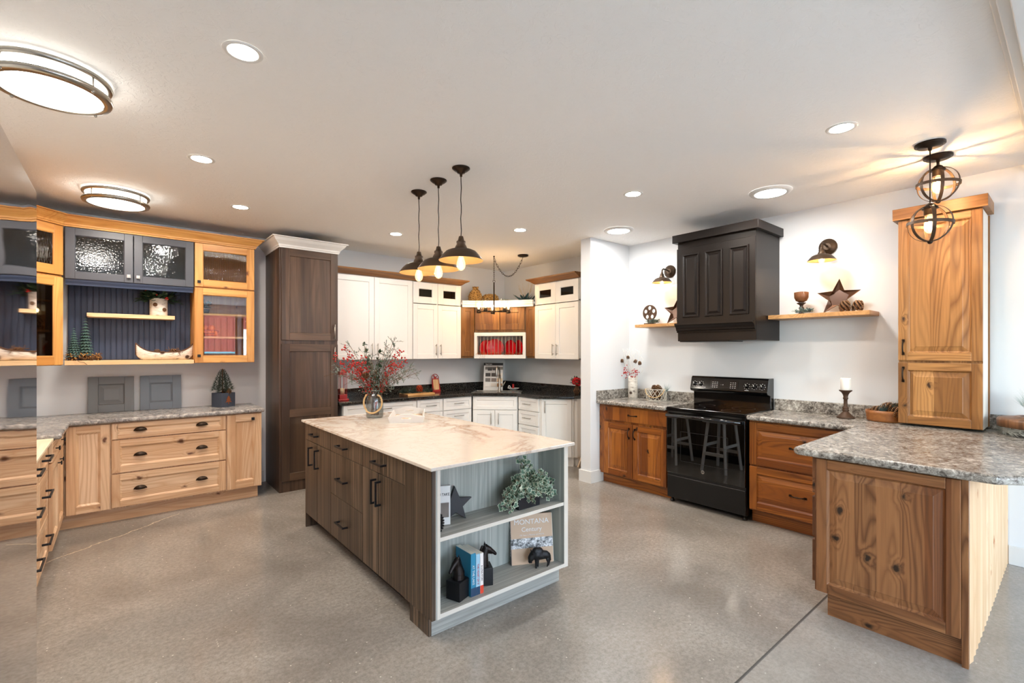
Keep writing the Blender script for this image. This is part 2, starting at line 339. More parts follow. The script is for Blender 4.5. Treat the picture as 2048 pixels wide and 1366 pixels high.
def floor_mat():
    m = NT('polished_concrete'); v = m.coords((1, 1, 1), rnd=False); a = m.noise(v, 1.1, 5, .6, .5); b = m.noise(v, 45, 6, .8); 
    c = m.mix(m.ramp(a, [(.35, 0), (.65, 1)]), hx('857F77'), hx('A6A098')); c = m.mix(m.math('MULTIPLY', m.ramp(b, [(.4, 0), (.62, 1)]), .5), c, hx('665E55'))
    sp = m.n('SeparateColor'); m.l(m.vor(v, 55, out='Color'), sp.inputs[0]); dd = m.vor(v, 55); c = m.mix(m.math('MULTIPLY', m.ramp(sp.outputs[0], [(.97, 0), (.975, 1)]), m.ramp(dd, [(.15, 1), (.25, 0)])), c, hx('D2CABC'))
    c = m.mix(m.math('MULTIPLY', m.ramp(m.noise(v, 150, 2), [(.62, 0), (.7, 1)]), .35), c, hx('4C453E'))
    xyz = m.n('SeparateXYZ'); m.l(v, xyz.inputs[0]); x, y = xyz.outputs[0], xyz.outputs[1]
    j = m.math('ABSOLUTE', m.math('SUBTRACT', y, .981)); c = m.mix(m.ramp(j, [(.0, 1), (.0045, 1), (.0075, 0)]), c, hx('2A2825'))
    cooler = m.ramp(m.math('SUBTRACT', .99, y), [(0, 0), (.012, 1)]); c = m.mix(m.math('MULTIPLY', cooler, .22), c, hx('AEACA8'))
    # hairline crack wandering from the left cabinets towards the pantry
    wob = m.math('MULTIPLY', m.math('SUBTRACT', m.noise(v, 5, 5, .7), .5), .16)
    ln = m.math('SUBTRACT', y, m.math('ADD', m.math('MULTIPLY', x, .78), 4.90)); q = m.math('ABSOLUTE', m.math('ADD', ln, wob))
    g = m.math('MULTIPLY', m.math('LESS_THAN', x, .42), m.math('GREATER_THAN', x, -.42)); c = m.mix(m.math('MULTIPLY', m.ramp(q, [(0, 1), (.004, .8), (.009, 0)]), g), c, hx('C9BBA2'))
    m.set(c, m.math('ADD', .08, m.math('MULTIPLY', a, .15)), spec=.5); m.bump(b, .05, .001); return m.m
M_FLR = floor_mat()
def ceil_mat():
    m = NT('knockdown_ceiling'); v = m.coords((1, 1, 1), rnd=False); a = m.noise(v, 22, 4, .6, 1.0); h = m.ramp(a, [(.5, 0), (.56, 1)]); m.set(hx('F2F1EF'), .9); m.bump(h, .35, .0025); return m.m
M_CEI = ceil_mat()
def cone_mat():
    m = NT('pinecone_scale'); v = m.coords((1, 1, 1)); m.set(m.mix(m.ramp(m.noise(v, 90, 3), [(.35, 0), (.7, 1)]), hx('2C1A10'), hx('6E4A30')), .7); return m.m
M_CONE = cone_mat(); M_TWIG = plain('twig', '6A4A30', .8, var=.3); M_DTW = plain('pale_twig', 'C9B89C', .8)
M_RED = plain('red_berry', 'B01A14', .3); M_REDG = plain('glossy_red', 'B8121A', .12); M_REDM = plain('red_metal', '9C1C18', .35)
M_LEAF = plain('dark_green_leaf', '2E4A34', .5, var=.35); M_SAGE = plain('sage_leaf', '6E8078', .6, var=.3); M_IVY = plain('ivy_green', '4C6A54', .5, var=.5); M_IVYE = plain('ivy_cream_margin', 'CCD2BA', .5)
M_NEED = plain('pine_needles', '2B3A30', .6, var=.4); M_FROST = plain('frosted_needles', '8FA09C', .7, var=.3); M_BGL = plain('blue_green_leaf', '44646A', .6, var=.4)
M_ROPE = plain('jute_rope', 'C8A878', .8, var=.2); M_WIRE = plain('whitewashed_wire', 'CFC8BA', .6); M_STN = plain('rusty_brown_metal', '46301F', .55, metal=.3, var=.3)
M_IRON = plain('cast_iron', '1C1C1E', .45, metal=.5); M_HORSE = plain('dark_bronze_horse', '26201E', .28, metal=.7)
M_FIL = emis('hot_filament', (1, .62, .28), 150); M_BULB = glassy('lamp_bulb_glass', (1, .97, .9), .04, .02, em=((1, .72, .42), .6))
M_LED = emis('led_lens', (1, .93, .82), 26); M_LEDP = emis('lamp_diffuser', (1, .94, .85), 8); M_DAYD = emis('disc_lens', (1, .98, .95), 9)
M_CTIP = plain('pinecone_tip', '8E6846', .7, var=.5)
# ---------------------------------------------------------------- the room
XL, XR, YB, H = -.97, 4.74, 5.90, 2.74
struct('floor', B().box(XL-.1, YF-.1, -.1, XR+.1, YB+.1, 0), M_FLR)
struct('ceiling', B().box(XL-.1, YF-.1, H, XR+.1, YB+.1, H+.1), M_CEI)
struct('wall_back', B().box(XL-.1, YB, 0, XR+.1, YB+.1, H), M_WALL)
struct('wall_left', B().box(XL-.1, YF, 0, XL, YB, H), M_WALL)
struct('wall_right', B().box(XR, YF, 0, XR+.1, YB, H), M_WALL)
struct('wall_partition', B().box(4.042, 3.50, 0, XR, 3.648, H), M_WALL, bevel=.004)
b = B(); b.box(XL, YF-.1, 0, XR, YF, WZ[0]); b.box(XL, YF-.1, WZ[1], XR, YF, H); xs = [XL]+[q for w in WIN for q in w]+[XR]
for i in range(0, len(xs), 2): b.box(xs[i], YF-.1, WZ[0], xs[i+1], YF, WZ[1])
struct('wall_front', b, M_WALL)
for i, (a, c) in enumerate(WIN):
    b = B(); w = .05
    for q in ((a, WZ[0], a+w, WZ[1]), (c-w, WZ[0], c, WZ[1]), (a, WZ[0], c, WZ[0]+w), (a, WZ[1]-w, c, WZ[1]), ((a+c)/2-.02, WZ[0], (a+c)/2+.02, WZ[1])): b.box(q[0], YF-.09, q[1], q[2], YF-.03, q[3])
    f = struct('window_%d' % (i+1), b, plain('window_frame_paint', '3A3C40', .5)); g = B().box(a+.04, YF-.065, WZ[0]+.04, c-.04, YF-.06, WZ[1]-.04).build('window_pane', M_GLS, f)
def base(name, x0, y0, x1, y1): struct(name, B().box(x0, y0, 0, x1, y1, .13), M_WHITE, bevel=.004)
b = B(); b.prism([(4.027, 3.485), (4.28, 3.485), (4.28, 3.50), (4.042, 3.50), (4.042, 3.648), (4.73, 3.648), (4.73, 3.663), (4.027, 3.663)], 0, .13); struct('baseboard_partition', b, M_WHITE)
base('baseboard_back', 1.0, YB-.015, 1.26, YB); base('baseboard_right', XR-.015, YF, XR, .33); base('baseboard_alcove', XR-.015, 3.665, XR, 3.95)
b = B()
for i, (y0, y1, z) in enumerate(((.19, .215, H-.02), (.155, .195, H-.05), (-.02, .16, H-.075), (-.06, -.015, H-.05))): b.box(XL, y0, z, XR, y1, H)
struct('trim_1', b, M_WHITE, bevel=.004)
# outdoors, seen only as reflections in glass
b = B().box(-20, -40, -.35, 26, -4.3, -.3); o = struct('ground_outside', b, plain('pale_gravel', 'B9B6B0', .9, var=.1))
t = thing('storage_building', 'red metal sided building outside the shop windows', 'building', (3, -22, -.3))
b = B(); b.box(-8, -3, 0, 9, 3, 4.2)
for k in range(56): b.box(-8+k*.3, 3, 0, -7.95+k*.3, 3.04, 4.2)
b.build('wall', plain('red_siding', '7A3028', .6), t); B().prism([(-8.4, 4.2), (9.4, 4.2), (9.4, 4.35), (.5, 5.6), (-8.4, 4.35)], -3.3, 3.3, M=Matrix.Rotation(R(90), 4, 'X')).build('roof', plain('grey_roof', '8E9296', .6), t)
B().box(2, 3.0, 0, 5, 3.08, 3).build('door', plain('white_door', 'E8E8E6', .6), t)
t = thing('pickup_truck', 'teal pickup truck parked outside the shop windows', 'truck', (2.9, -11.5, -.3)); mt = plain('teal_car_paint', '3C8088', .25)
b = B(); b.prism([(-2.6, .5), (2.6, .5), (2.6, 1.0), (1.3, 1.1), (.7, 1.75), (-.8, 1.75), (-1.0, 1.1), (-2.6, 1.1)], -.9, .9, M=Matrix.Rotation(R(90), 4, 'X')); b.build('body', mt, t, bevel=.05)
b = B(); b.prism([(1.15, 1.12), (.65, 1.68), (-.72, 1.68), (-.88, 1.12)], -.91, .91, M=Matrix.Rotation(R(90), 4, 'X')); b.build('window', plain('car_glass', '1A2226', .1), t)
for x in (-1.7, 1.7):
    for y in (-.8, .8): B().lathe([(.1, -.1), (.37, -.1), (.37, .1), (.1, .1)], 20, M=Matrix.Translation((x, y, .37)) @ Matrix.Rotation(R(90), 4, 'X')).build('wheel', M_BLK, t)

# ---------------------------------------------------------------- cabinet parts (local frame: x right, y back, z up, door face on y=0)
def front(p, x0, z0, x1, z1, mats, style='shaker', rail=.06, name='door', hide=0, dz=0, glass=None, y=0, label=None):
    """a door or drawer front with real frame depth; mats = (upright grain, crossways grain)"""
    V, X = (mats if isinstance(mats, tuple) else (mats, mats)); t = .02; b = B(); r = min(rail, (x1-x0)*.3, (z1-z0)*.3)
    a, c, d, e = x0+r, z0+r, x1-r, z1-r
    if style == 'slab': b.box(x0, y, z0, x1, y+t, z1)
    else:
        b.box(x0, y, z0, a, y+t, z1); b.box(d, y, z0, x1, y+t, z1); b.box(a, y, z0, d, y+t, c, 1); b.box(a, y, e, d, y+t, z1, 1)
        g = 0 if (x1-x0) < (z1-z0)*1.3 else 1
        if style == 'shaker': b.rings([(a, c, d, e, y+.001), (a+.002, c+.002, d-.002, e-.002, y+.009)], g)
        elif style == 'bevel':      # square inner bevel then flat field
            b.rings([(a, c, d, e, y), (a+.012, c+.012, d-.012, e-.012, y+.009), (a+.014, c+.014, d-.014, e-.014, y+.012)], g)
        elif style == 'raised':
            w = min(.042, (d-a)*.2, (e-c)*.25)
            b.rings([(a, c, d, e, y), (a+.007, c+.007, d-.007, e-.007, y+.008), (a+.011, c+.011, d-.011, e-.011, y+.010), (a+w, c+w, d-w, e-w, y+.003), (a+w+.002, c+w+.002, d-w-.002, e-w-.002, y+.001)], g)
        elif style == 'glass': b.rings([(a, c, d, e, y), (a+.006, c+.006, d-.006, e-.006, y+.006), (a+.006, c+.006, d-.006, e-.006, y+t)], g, cap_last=False)
    o = b.build(name, [V, X], p, bevel=.0022 if style != 'raised' else .004)
    if style == 'glass': B().box(a+.002, y+.009, c+.002, d-.002, y+.013, e-.002).build('glass_pane', glass, o)
    if label: o['label'] = label
    return o
def bar(p, x, z, L, vert=True, m=None, r=.005, y=0, off=.028, sq=False):
    b = B(); h = L/2
    if sq:
        w = .006
        for s in (-1, 1):
            if vert: b.box(x-w, y-off, z+s*(h-w)-w, x+w, y, z+s*(h-w)+w)
            else: b.box(x+s*(h-w)-w, y-off, z-w, x+s*(h-w)+w, y, z+w)
        if vert: b.box(x-w, y-off-.01, z-h, x+w, y-off, z+h)
        else: b.box(x-h, y-off-.01, z-w, x+h, y-off, z+w)
        return b.build('handle', m or M_BLK, p, bevel=.001)
    if vert: b.tube([(x, y-off, z-h), (x, y-off, z+h)], r); ends = [(x, z-h*.72), (x, z+h*.72)]
    else: b.tube([(x-h, y-off, z), (x+h, y-off, z)], r); ends = [(x-h*.72, z), (x+h*.72, z)]
    for q in ends: b.tube([(q[0], y-off, q[1]), (q[0], y, q[1])], r*.8, 6)
    return b.build('handle', m or M_NIK, p)
def arch(p, x, z, L, vert=False, m=None, y=0):
    pts = []; 
    for i in range(9):
        t = -1+i/4; q = t*L/2; d = -.004-.024*(1-abs(t)**2.6); pts.append((x, y+d, z+q) if vert else (x+q, y+d, z))
    b = B().tube(pts, [.0075, .006, .005, .005, .005, .005, .005, .006, .0075], 8)
    for s in (-1, 1): q = s*L/2; b.box(*((x-.008, y-.006, z+q-.01, x+.008, y, z+q+.01) if vert else (x+q-.01, y-.006, z-.008, x+q+.01, y, z+.008)))
    return b.build('handle', m or M_BRZ, p)
def cup(p, x, z, y=0, w=.048):
    b = B(); n = 10; rows = []
    for j in range(5):
        a = PI/2*j/4; row = []
        for i in range(n+1):
            th = PI*i/n; row.append(b.bm.verts.new((x+w*math.cos(th)*(math.cos(a)*.25+.75 if j else 1), y-.024*math.sin(a)*math.sin(th)-.002, z-.012+.034*math.sin(th)*math.cos(a)+.0)))
        rows.append(row)
    for r0, r1 in zip(rows, rows[1:]):
        for i in range(n): f = b.bm.faces.new((r0[i], r0[i+1], r1[i+1], r1[i])); f.smooth = True
    o = b.build('handle', M_BRZ, p); md = o.modifiers.new('s', 'SOLIDIFY'); md.thickness = .003; return o
def knob(p, x, z, m=None, y=0, s=.014): return B().box(x-.004, y-.018, z-.004, x+.004, y, z+.004).box(x-s, y-.026, z-s, x+s, y-.018, z+s).build('knob', m or M_BLK, p, bevel=.0015)
def carcass(p, x0, x1, z0, z1, d, m, kick=None, km=None, ky=.075, kx=(0, 0), y0=.021, open_=False, name='body', inner=None):
    if open_:
        b = B(); t = .018; b.box(x0, y0, z0, x0+t, d, z1); b.box(x1-t, y0, z0, x1, d, z1); b.box(x0+t, y0, z0, x1-t, d, z0+t); b.box(x0+t, y0, z1-t, x1-t, d, z1); b.box(x0+t, d-.008, z0+t, x1-t, d, z1-t)
    else: b = B().box(x0, y0, z0, x1, d, z1)
    o = b.build(name, m, p, bevel=.0015)
    if kick: B().box(x0+kx[0], ky, 0, x1-kx[1], d, kick).build('toe_kick', km or m, p)
    return o
def slab(name, pts, z0, z1, mat, bev=.012, parent=None): return B().prism(pts, z0, z1).build(name, mat, parent, bevel=bev, seg=4)
def crown(name, path, prof, mat, parent=None, closed=False):
    """moulding swept along a plan polyline; prof = [(out, z)...] with out to the right of travel"""
    P = [Vector((x, y)) for x, y in path]; b = B(); rows = []
    for i, p in enumerate(P):
        d0 = (P[i]-P[i-1]).normalized() if i else None; d1 = (P[i+1]-P[i]).normalized() if i < len(P)-1 else None
        n0 = Vector((d0.y, -d0.x)) if d0 else None; n1 = Vector((d1.y, -d1.x)) if d1 else None
        if n0 and n1: n = (n0+n1).normalized(); n = n/max(.3, n.dot(n1))
        else: n = n0 or n1
        rows.append([b.bm.verts.new((p.x+n.x*o, p.y+n.y*o, z)) for o, z in prof])
    k = len(prof)
    for a, c in zip(rows, rows[1:]):
        for j in range(k): b.bm.faces.new((a[j], a[(j+1) % k], c[(j+1) % k], c[j]))
    b.bm.faces.new(rows[0]); b.bm.faces.new(rows[-1][::-1])
    return b.build(name, mat, parent)
def cprof(z0, z1, w):   # ogee crown section from z0 up to z1 standing out by w
    h = z1-z0; return [(-.02, z0), (.006, z0), (.008, z0+.12*h), (.014, z0+.16*h), (.016, z0+.3*h), (w*.35, z0+.42*h), (w*.62, z0+.62*h), (w*.8, z0+.84*h), (w*.82, z0+.88*h), (w, z0+.9*h), (w, z1), (-.02, z1)]
RIGHT = R(-90); LEFT = R(90)

# ---------------------------------------------------------------- left and back runs in knotty alder
AL = (M_ALD, M_ALDX); AU = (M_ALU, M_ALUX)
t = thing('drawer_base_cabinet', 'knotty alder base cabinet with three wide drawers and black cup pulls', 'cabinet', (-.055, 5.285, 0))
carcass(t, 0, .855, .115, .86, .60, M_ALD)
for z0, z1 in ((.715, .85), (.425, .705), (.13, .413)):
    d = front(t, .006, z0, .849, z1, AL, 'bevel', .055, 'drawer')
    for x in (.20, .655): cup(d, x, (z0+z1)/2+.004)
t = thing('narrow_base_cabinet', 'narrow knotty alder base cabinet with one tall door and a square knob', 'cabinet', (.80, 5.285, 0))
carcass(t, 0, .31, .115, .86, .60, M_ALD); d = front(t, .006, .125, .304, .85, AL, 'bevel', .07); knob(d, .225, .80)
t = thing('blind_corner_base_cabinet', 'knotty alder corner base cabinet with a single fixed panel door', 'cabinet', (-.345, 5.285, 0))
carcass(t, 0, .29, .115, .86, .60, M_ALD); front(t, .012, .125, .284, .85, AL, 'bevel', .06)
tag(B().box(-.40, 5.36, 0, 1.085, 5.376, .113).build('toe_kick_board', M_ALDX), 'long alder toe kick board under the back wall drawers', 'toe kick')
t = thing('side_base_cabinet', 'alder base cabinet with small black knobs on the left wall run', 'cabinet', (-.345, 4.42, 0), LEFT)
carcass(t, 0, .86, .115, .86, .60, M_ALD, .113, M_ALDX, .062)
for x0, x1, kx in ((.008, .43, .30), (.436, .852, .56)):
    d = front(t, x0, .72, x1, .85, AL, 'bevel', .04, 'drawer'); knob(d, (x0+x1)/2, .785)
    d = front(t, x0, .125, x1, .71, AL, 'bevel', .06); knob(d, kx+.06 if kx < .4 else kx-.04, .655)
t = thing('near_drawer_cabinet', 'alder drawer cabinet with long black bar pulls beside the steel refrigerator', 'cabinet', (-.36, 2.95, 0), LEFT)
carcass(t, 0, 1.43, .115, .855, .58, M_ALD, .113, M_ALDX, .05)
for x0, x1 in ((.5, .94), (.95, 1.40)):
    for z0, z1 in ((.70, .845), (.41, .69), (.125, .40)):
        d = front(t, x0, z0, x1, z1, AL, 'shaker', .05, 'drawer'); bar(d, (x0+x1)/2, (z0+z1)/2+.03, .20, False, M_BLK, sq=True, off=.03)
front(t, .01, .125, .49, .845, AL, 'shaker', .06)
slab('bare_countertop', [(-.94, 2.95), (-.345, 2.95), (-.345, 4.505), (-.94, 4.505)], .857, .874, wood('pale_birch_ply', 'D9C3A0', 'EAD9BC', 'F3E8D2', 'Y', knots=0, ring=5), .002)
tag(bpy.data.objects['bare_countertop'], 'thin pale wood countertop over the near drawer cabinet', 'countertop')
o = slab('stone_countertop', [(1.13, 5.25), (-.305, 5.25), (-.305, 4.51), (-.94, 4.51), (-.94, 5.895), (1.13, 5.895)], .861, .898, M_LAM2, .014)
tag(o, 'grey mottled stone countertop over the knotty alder cabinets on the back wall', 'countertop')
# uppers
def upper_left():
    t = thing('stacked_corner_cabinet', 'warm-lit alder diagonal corner wall cabinet with two glass doors', 'cabinet', (-.79, 5.10, 0), R(45))
    L = .608
    b = B(); s = .018
    for x in (0, L-s): b.box(x, .021, 1.35, x+s, .30, 2.54)
    for z in (1.35, 2.09, 2.522): b.box(s, .021, z, L-s, .30, z+s)
    b.box(s, .29, 1.37, L-s, .30, 2.52); b.build('body', M_ALU, t)
    d = front(t, .10, 2.115, L-.006, 2.53, AU, 'glass', .072, glass=M_RAIN); d = front(t, .10, 1.355, L-.006, 2.095, AU, 'glass', .072, glass=M_DGL)
    b = B().box(.0, 0, 1.35, .095, .02, 2.54); b.build('stile', M_ALU, t)
    for z in (1.63, 1.88): B().box(s, .03, z, L-s, .28, z+.018).build('shelf', M_ALU, t)
upper_left()
t = thing('stacked_glass_cabinet', 'warm-lit alder wall cabinet with reeded glass above and clear glass below', 'cabinet', (.567, 5.53, 0))
carcass(t, 0, .525, 1.355, 2.098, .36, M_ALU, open_=True); b = carcass(t, 0, .525, 2.10, 2.54, .36, M_ALU, open_=True, name='upper_body')
d = front(t, .003, 2.107, .522, 2.532, AU, 'glass', .066, glass=M_REED); knob(d, .035, 2.15)
d = front(t, .003, 1.357, .522, 2.094, AU, 'glass', .066, glass=glassy('door_glass', (.9, .9, .9), .09, .005)); knob(d, .035, 1.425)
for z in (1.60, 1.83): B().box(.018, .04, z, .507, .35, z+.018).build('shelf', M_SHF, t)
t = thing('blue_wall_cabinet', 'slate blue wall cabinet with two hammered glass doors and steel knobs', 'cabinet', (-.358, 5.52, 0))
carcass(t, 0, .92, 2.095, 2.535, .37, M_BLUE, open_=True)
for x0, x1, k, g in ((.004, .457, .425, M_SEED), (.463, .916, .492, M_SEED)):
    d = front(t, x0, 2.092, x1, 2.53, M_BLUE, 'glass', .062, glass=g); knob(d, k, 2.145, M_SS)
crown('valance', [(.005, .03), (.915, .03)], [(-.02, 2.04), (.0, 2.04), (.004, 2.055), (.016, 2.075), (.02, 2.09), (-.02, 2.09)], M_BLUB, t)
b = B(); n = 22; w = .918/n
for i in range(n): b.box(-.357+i*w+.007, 5.860, 1.39, -.357+(i+1)*w-.001, 5.874, 2.09)
b.box(-.357, 5.87, 1.39, .561, 5.88, 2.09); o = b.build('beadboard_panel', M_BLUB, bevel=.003); tag(o, 'slate blue beadboard back panel of the open wall niche', 'panel')
tag(B().box(-.357, 5.53, 1.35, .563, 5.895, 1.388).build('niche_shelf', M_SHF, bevel=.002), 'pale wood bottom shelf of the blue niche', 'shelf')
tag(B().box(-.222, 5.66, 1.778, .42, 5.86, 1.814).build('floating_shelf', M_SHF, bevel=.003), 'short pale floating shelf in front of the blue beadboard', 'shelf')
o = crown('crown_moulding', [(-.94, 4.2), (-.62, 4.2), (-.62, 5.27), (-.36, 5.53), (1.095, 5.53), (1.095, 5.895)][1:], cprof(2.535, 2.628, .075), M_ALUX); tag(o, 'warm-lit alder crown moulding over the left wall cabinets', 'crown moulding')
t = thing('left_wall_cabinet', 'warm-lit alder wall cabinet high on the left wall behind the refrigerator', 'cabinet', (-.62, 4.2, 0), LEFT)
carcass(t, 0, 1.06, 1.35, 2.535, .32, M_ALU); front(t, .005, 1.355, .52, 2.53, AU, 'bevel', .066); front(t, .53, 1.355, 1.055, 2.53, AU, 'bevel', .066)

# ---------------------------------------------------------------- refrigerator (front faces +x)
t = thing('refrigerator', 'stainless steel refrigerator at the left edge with mirror-like doors', 'refrigerator', (-.12, .365, 0), LEFT)
m = NT('stainless_steel'); v = m.coords((.8, .8, 5.0), rnd=False); m.set((.6, .6, .61), .025, 1.0); sx = m.n('SeparateXYZ'); m.l(m.coords((1, 1, 1), rnd=False), sx.inputs[0])
hgt = m.math('MULTIPLY', m.noise(v, 1.6, 1), m.ramp(m.math('SUBTRACT', sx.outputs[2], 1.0), [(.35, .0), (.70, 1)])); m.bump(hgt, .35, .012); M_FRI = m.m
B().box(0, .03, .02, .91, .70, 1.76).build('body', plain('grey_fridge_side', '55575A', .4, metal=.5), t, bevel=.006)
for x0, x1, hxx in ((.003, .452, .42), (.458, .907, .49)):
    d = B().box(x0, 0, .70, x1, .028, 1.775).build('door', M_FRI, t, bevel=.007, seg=3); B().box(hxx-.012, -.004, .9, hxx+.012, 0, 1.5).build('pocket_handle', M_NIK, d) if hxx < .45 else None
d = B().box(.003, 0, .06, .907, .028, .69).build('freezer_drawer', M_FRI, t, bevel=.007, seg=3)
B().box(.02, .05, 0, .89, .6, .055).build('base_grille', M_BLK, t)

# ---------------------------------------------------------------- dark pantry
t = thing('pantry_cabinet', 'tall dark brown pantry cabinet with shaker doors and white crown', 'pantry', (1.275, 5.285, 0)); PN = (M_PAN, M_PANX)
carcass(t, 0, .60, 0, 2.55, .61, M_PAN)
for z0, z1, hz in ((1.585, 2.545, 1.685), (.115, 1.545, 1.435)): 
    d = front(t, .018, z0, .596, z1, PN, 'shaker', .078); bar(d, .555, hz, .16, True, M_NIK, .006)
    if z0 < 1: B().box(.096, .001, .78, .518, .012, .86).build('mid_rail', M_PANX, d)
crown('crown', [(.0, .60), (.0, 0), (.60, 0), (.60, .60)], cprof(2.545, 2.652, .085), M_WHT, t)['label'] = 'white crown moulding'

# ---------------------------------------------------------------- white alcove kitchen
def upper_pair(t, w, z0, z1, hz, hx=(.035,)):
    front(t, .003, z0, w/2-.002, z1, M_WHT, 'shaker', .062); front(t, w/2+.002, z0, w-.003, z1, M_WHT, 'shaker', .062)
def white_upper(name, label, loc, rz, w, stacked, filler=0):
    t = thing(name, label, 'cabinet', loc, rz); carcass(t, 0, w+filler, 1.365, 2.40, .36, M_WHT, open_=False, y0=.021 if not stacked else .10)
    if stacked:
        b = B()
        for x in (0, w/2-.009, w+filler-.018): b.box(x, .021, 1.365, x+.018, .12, 2.40)
        for z in (1.365, 2.10, 2.382): b.box(0, .021, z, w+filler, .12, z+.018)
        b.build('face_frame', M_WHT, t)
    top = 2.09 if stacked else 2.375
    for i, (x0, x1, h) in enumerate(((.003, w/2-.002, w/2-.035), (w/2+.002, w-.003, w/2+.035))):
        d = front(t, x0, 1.37, x1, top, M_WHT, 'shaker', .064); bar(d, h, 1.49, .15, True, M_NIK, .005)
        if stacked: front(t, x0, 2.10, x1, 2.375, M_WHT, 'glass', .088, glass=M_DGL)
    return t
white_upper('wide_wall_cabinet', 'wide white wall cabinet with two tall shaker doors behind the berry bouquet', (1.885, 5.53, 0), 0, 1.035, False)
white_upper('stacked_wall_cabinet', 'white stacked wall cabinet with two small panes, left of the corner', (2.925, 5.53, 0), 0, .742, True)
white_upper('stacked_wall_cabinet', 'white stacked wall cabinet with two small panes, right of the corner', (4.37, 4.782, 0), RIGHT, .80, True)
WC = cprof(2.385, 2.45, .09); M_CRB = wood('brown_crown_wood', '5A3A1E', '84582E', 'A0713E', 'X', knots=0, ring=5); M_CRBY = wood('brown_crown_wood_side', '5A3A1E', '84582E', 'A0713E', 'Y', knots=0, ring=5)
cp = [(-.02, 2.385), (.006, 2.385), (.02, 2.395), (.045, 2.415), (.085, 2.435), (.09, 2.45), (-.02, 2.45)]
tag(crown('crown_moulding', [(1.885, 5.53), (3.667, 5.53), (3.667, 5.89)], cp, M_CRB), 'brown crown moulding over the white wall cabinets left of the corner', 'crown moulding')
tag(crown('crown_moulding', [(4.72, 4.782), (4.37, 4.782), (4.37, 3.96)], cp, M_CRBY), 'brown crown moulding over the white wall cabinet right of the corner', 'crown moulding')
# diagonal corner wall cabinet with plate rack
DA = math.atan2(-(5.53-4.964), 4.37-3.892); DL = math.hypot(5.53-4.964, 4.37-3.892)
t = thing('corner_wall_cabinet', 'brown corner wall cabinet with two small doors above a white plate rack', 'cabinet', (3.892, 5.53, 0), DA)
b = B().box(0, .021, 1.745, DL, .36, 2.085); b.build('body', M_BRN, t)
for x0, x1 in ((.018, DL/2-.006), (DL/2+.006, DL-.018)): front(t, x0, 1.77, x1, 2.10, (M_BRN, M_BRN), 'shaker', .085)
b = B(); rz0, rz1 = 1.368, 1.735; f = .042
b.box(0, -.015, rz0, DL, .02, rz0+.052); b.box(0, -.015, rz1-.05, DL, .02, rz1); b.box(0, -.015, rz0+.052, f, .02, rz1-.05); b.box(DL-f, -.015, rz0+.052, DL, .02, rz1-.05)
b.box(.01, .02, rz0, DL-.01, .28, rz0+.018); b.box(.01, .02, rz1-.018, DL-.01, .28, rz1)
for x in (.01, DL-.028): b.box(x, .02, rz0+.018, x+.018, .28, rz1-.018)
b.build('plate_rack', M_WHT, t, bevel=.002); B().box(.02, .27, rz0+.02, DL-.02, .28, rz1-.02).build('back_board', plain('grey_back', 'B8B4AE', .5), t)
M_DOW = plain('grey_dowel', 'A09688', .5)
for k in range(12): x = .085+k*(DL-.17)/11; B().tube([(x, .015, rz0+.04), (x, .015, rz1-.045)], .0035, 6).build('dowel', M_DOW, t); B().tube([(x, .20, rz0+.02), (x, .20, rz1-.02)], .0035, 6).build('dowel', M_DOW, t)
t2 = thing('corner_filler_panel', 'narrow brown filler panel left of the plate rack', 'panel', (3.668, 5.53, 0)); b = B().box(0, .021, 1.375, .222, .30, 2.10); b.build('body', M_BRN, t2); front(t2, .0, 1.40, .222, 2.10, (M_BRN, M_BRN), 'shaker', .075, 'face')
t2 = thing('corner_filler_panel', 'narrow brown filler panel right of the plate rack', 'panel', (4.37, 4.962, 0), RIGHT); b = B().box(0, .021, 1.375, .178, .30, 2.10); b.build('body', M_BRN, t2); front(t2, .0, 1.40, .178, 2.10, (M_BRN, M_BRN), 'shaker', .07, 'face')
# curved white shelf over the corner
n = 14; arc = []
A0, A1, Cc = Vector((3.667, 5.50)), Vector((4.34, 4.782)), Vector((3.99, 5.18))
for i in range(n+1): u = i/n; mid = Vector((4.07, 5.30)); arc.append(((1-u)**2*A0.x+2*u*(1-u)*mid.x+u*u*A1.x, (1-u)**2*A0.y+2*u*(1-u)*mid.y+u*u*A1.y))
o = crown('curved_shelf', arc, [(-.03, 2.083), (.01, 2.083), (.012, 2.11), (.022, 2.118), (.024, 2.145), (.034, 2.152), (.034, 2.172), (-.03, 2.172)], M_WHT); tag(o, 'curved white shelf moulding across the kitchen corner', 'shelf')
B().prism(arc+[(4.70, 4.80), (4.70, 5.87), (3.67, 5.87)], 2.12, 2.150).build('shelf_board', M_WHT, o)
# base cabinets
def wbase(name, label, loc, rz, w, parts, side=0, d=.59):
    t = thing(name, label, 'cabinet', loc, rz); carcass(t, 0, w, .115, .862, d, M_WHT, .115, M_WHT)
    for kind, x0, x1, z0, z1, hx_, hz, hv in parts:
        q = front(t, x0, z0, x1, z1, M_WHT, 'shaker', .055 if kind == 'door' else .045, kind)
        if hx_ is not None: bar(q, hx_, hz, .15, hv, M_NIK, .005)
    return t
wbase('white_base_cabinet', 'white base cabinet with a wide drawer beside the dark pantry', (1.935, 5.30, 0), 0, .92, [('drawer', .005, .915, .70, .855, .50, .79, False), ('door', .005, .457, .12, .69, .40, .60, True), ('door', .463, .915, .12, .69, .52, .60, True)])
wbase('white_drawer_cabinet', 'narrow white drawer cabinet in the middle of the alcove run', (2.858, 5.30, 0), 0, .377, [('drawer', .005, .372, z0, z1, .19, (z0+z1)/2, False) for z0, z1 in ((.70, .855), (.415, .69), (.12, .405))])
wbase('white_drawer_cabinet', 'white drawer cabinet just left of the sink cabinet', (3.238, 5.30, 0), 0, .455, [('drawer', .005, .445, z0, z1, .23, z1-.075, False) for z0, z1 in ((.70, .855), (.415, .69), (.12, .405))])
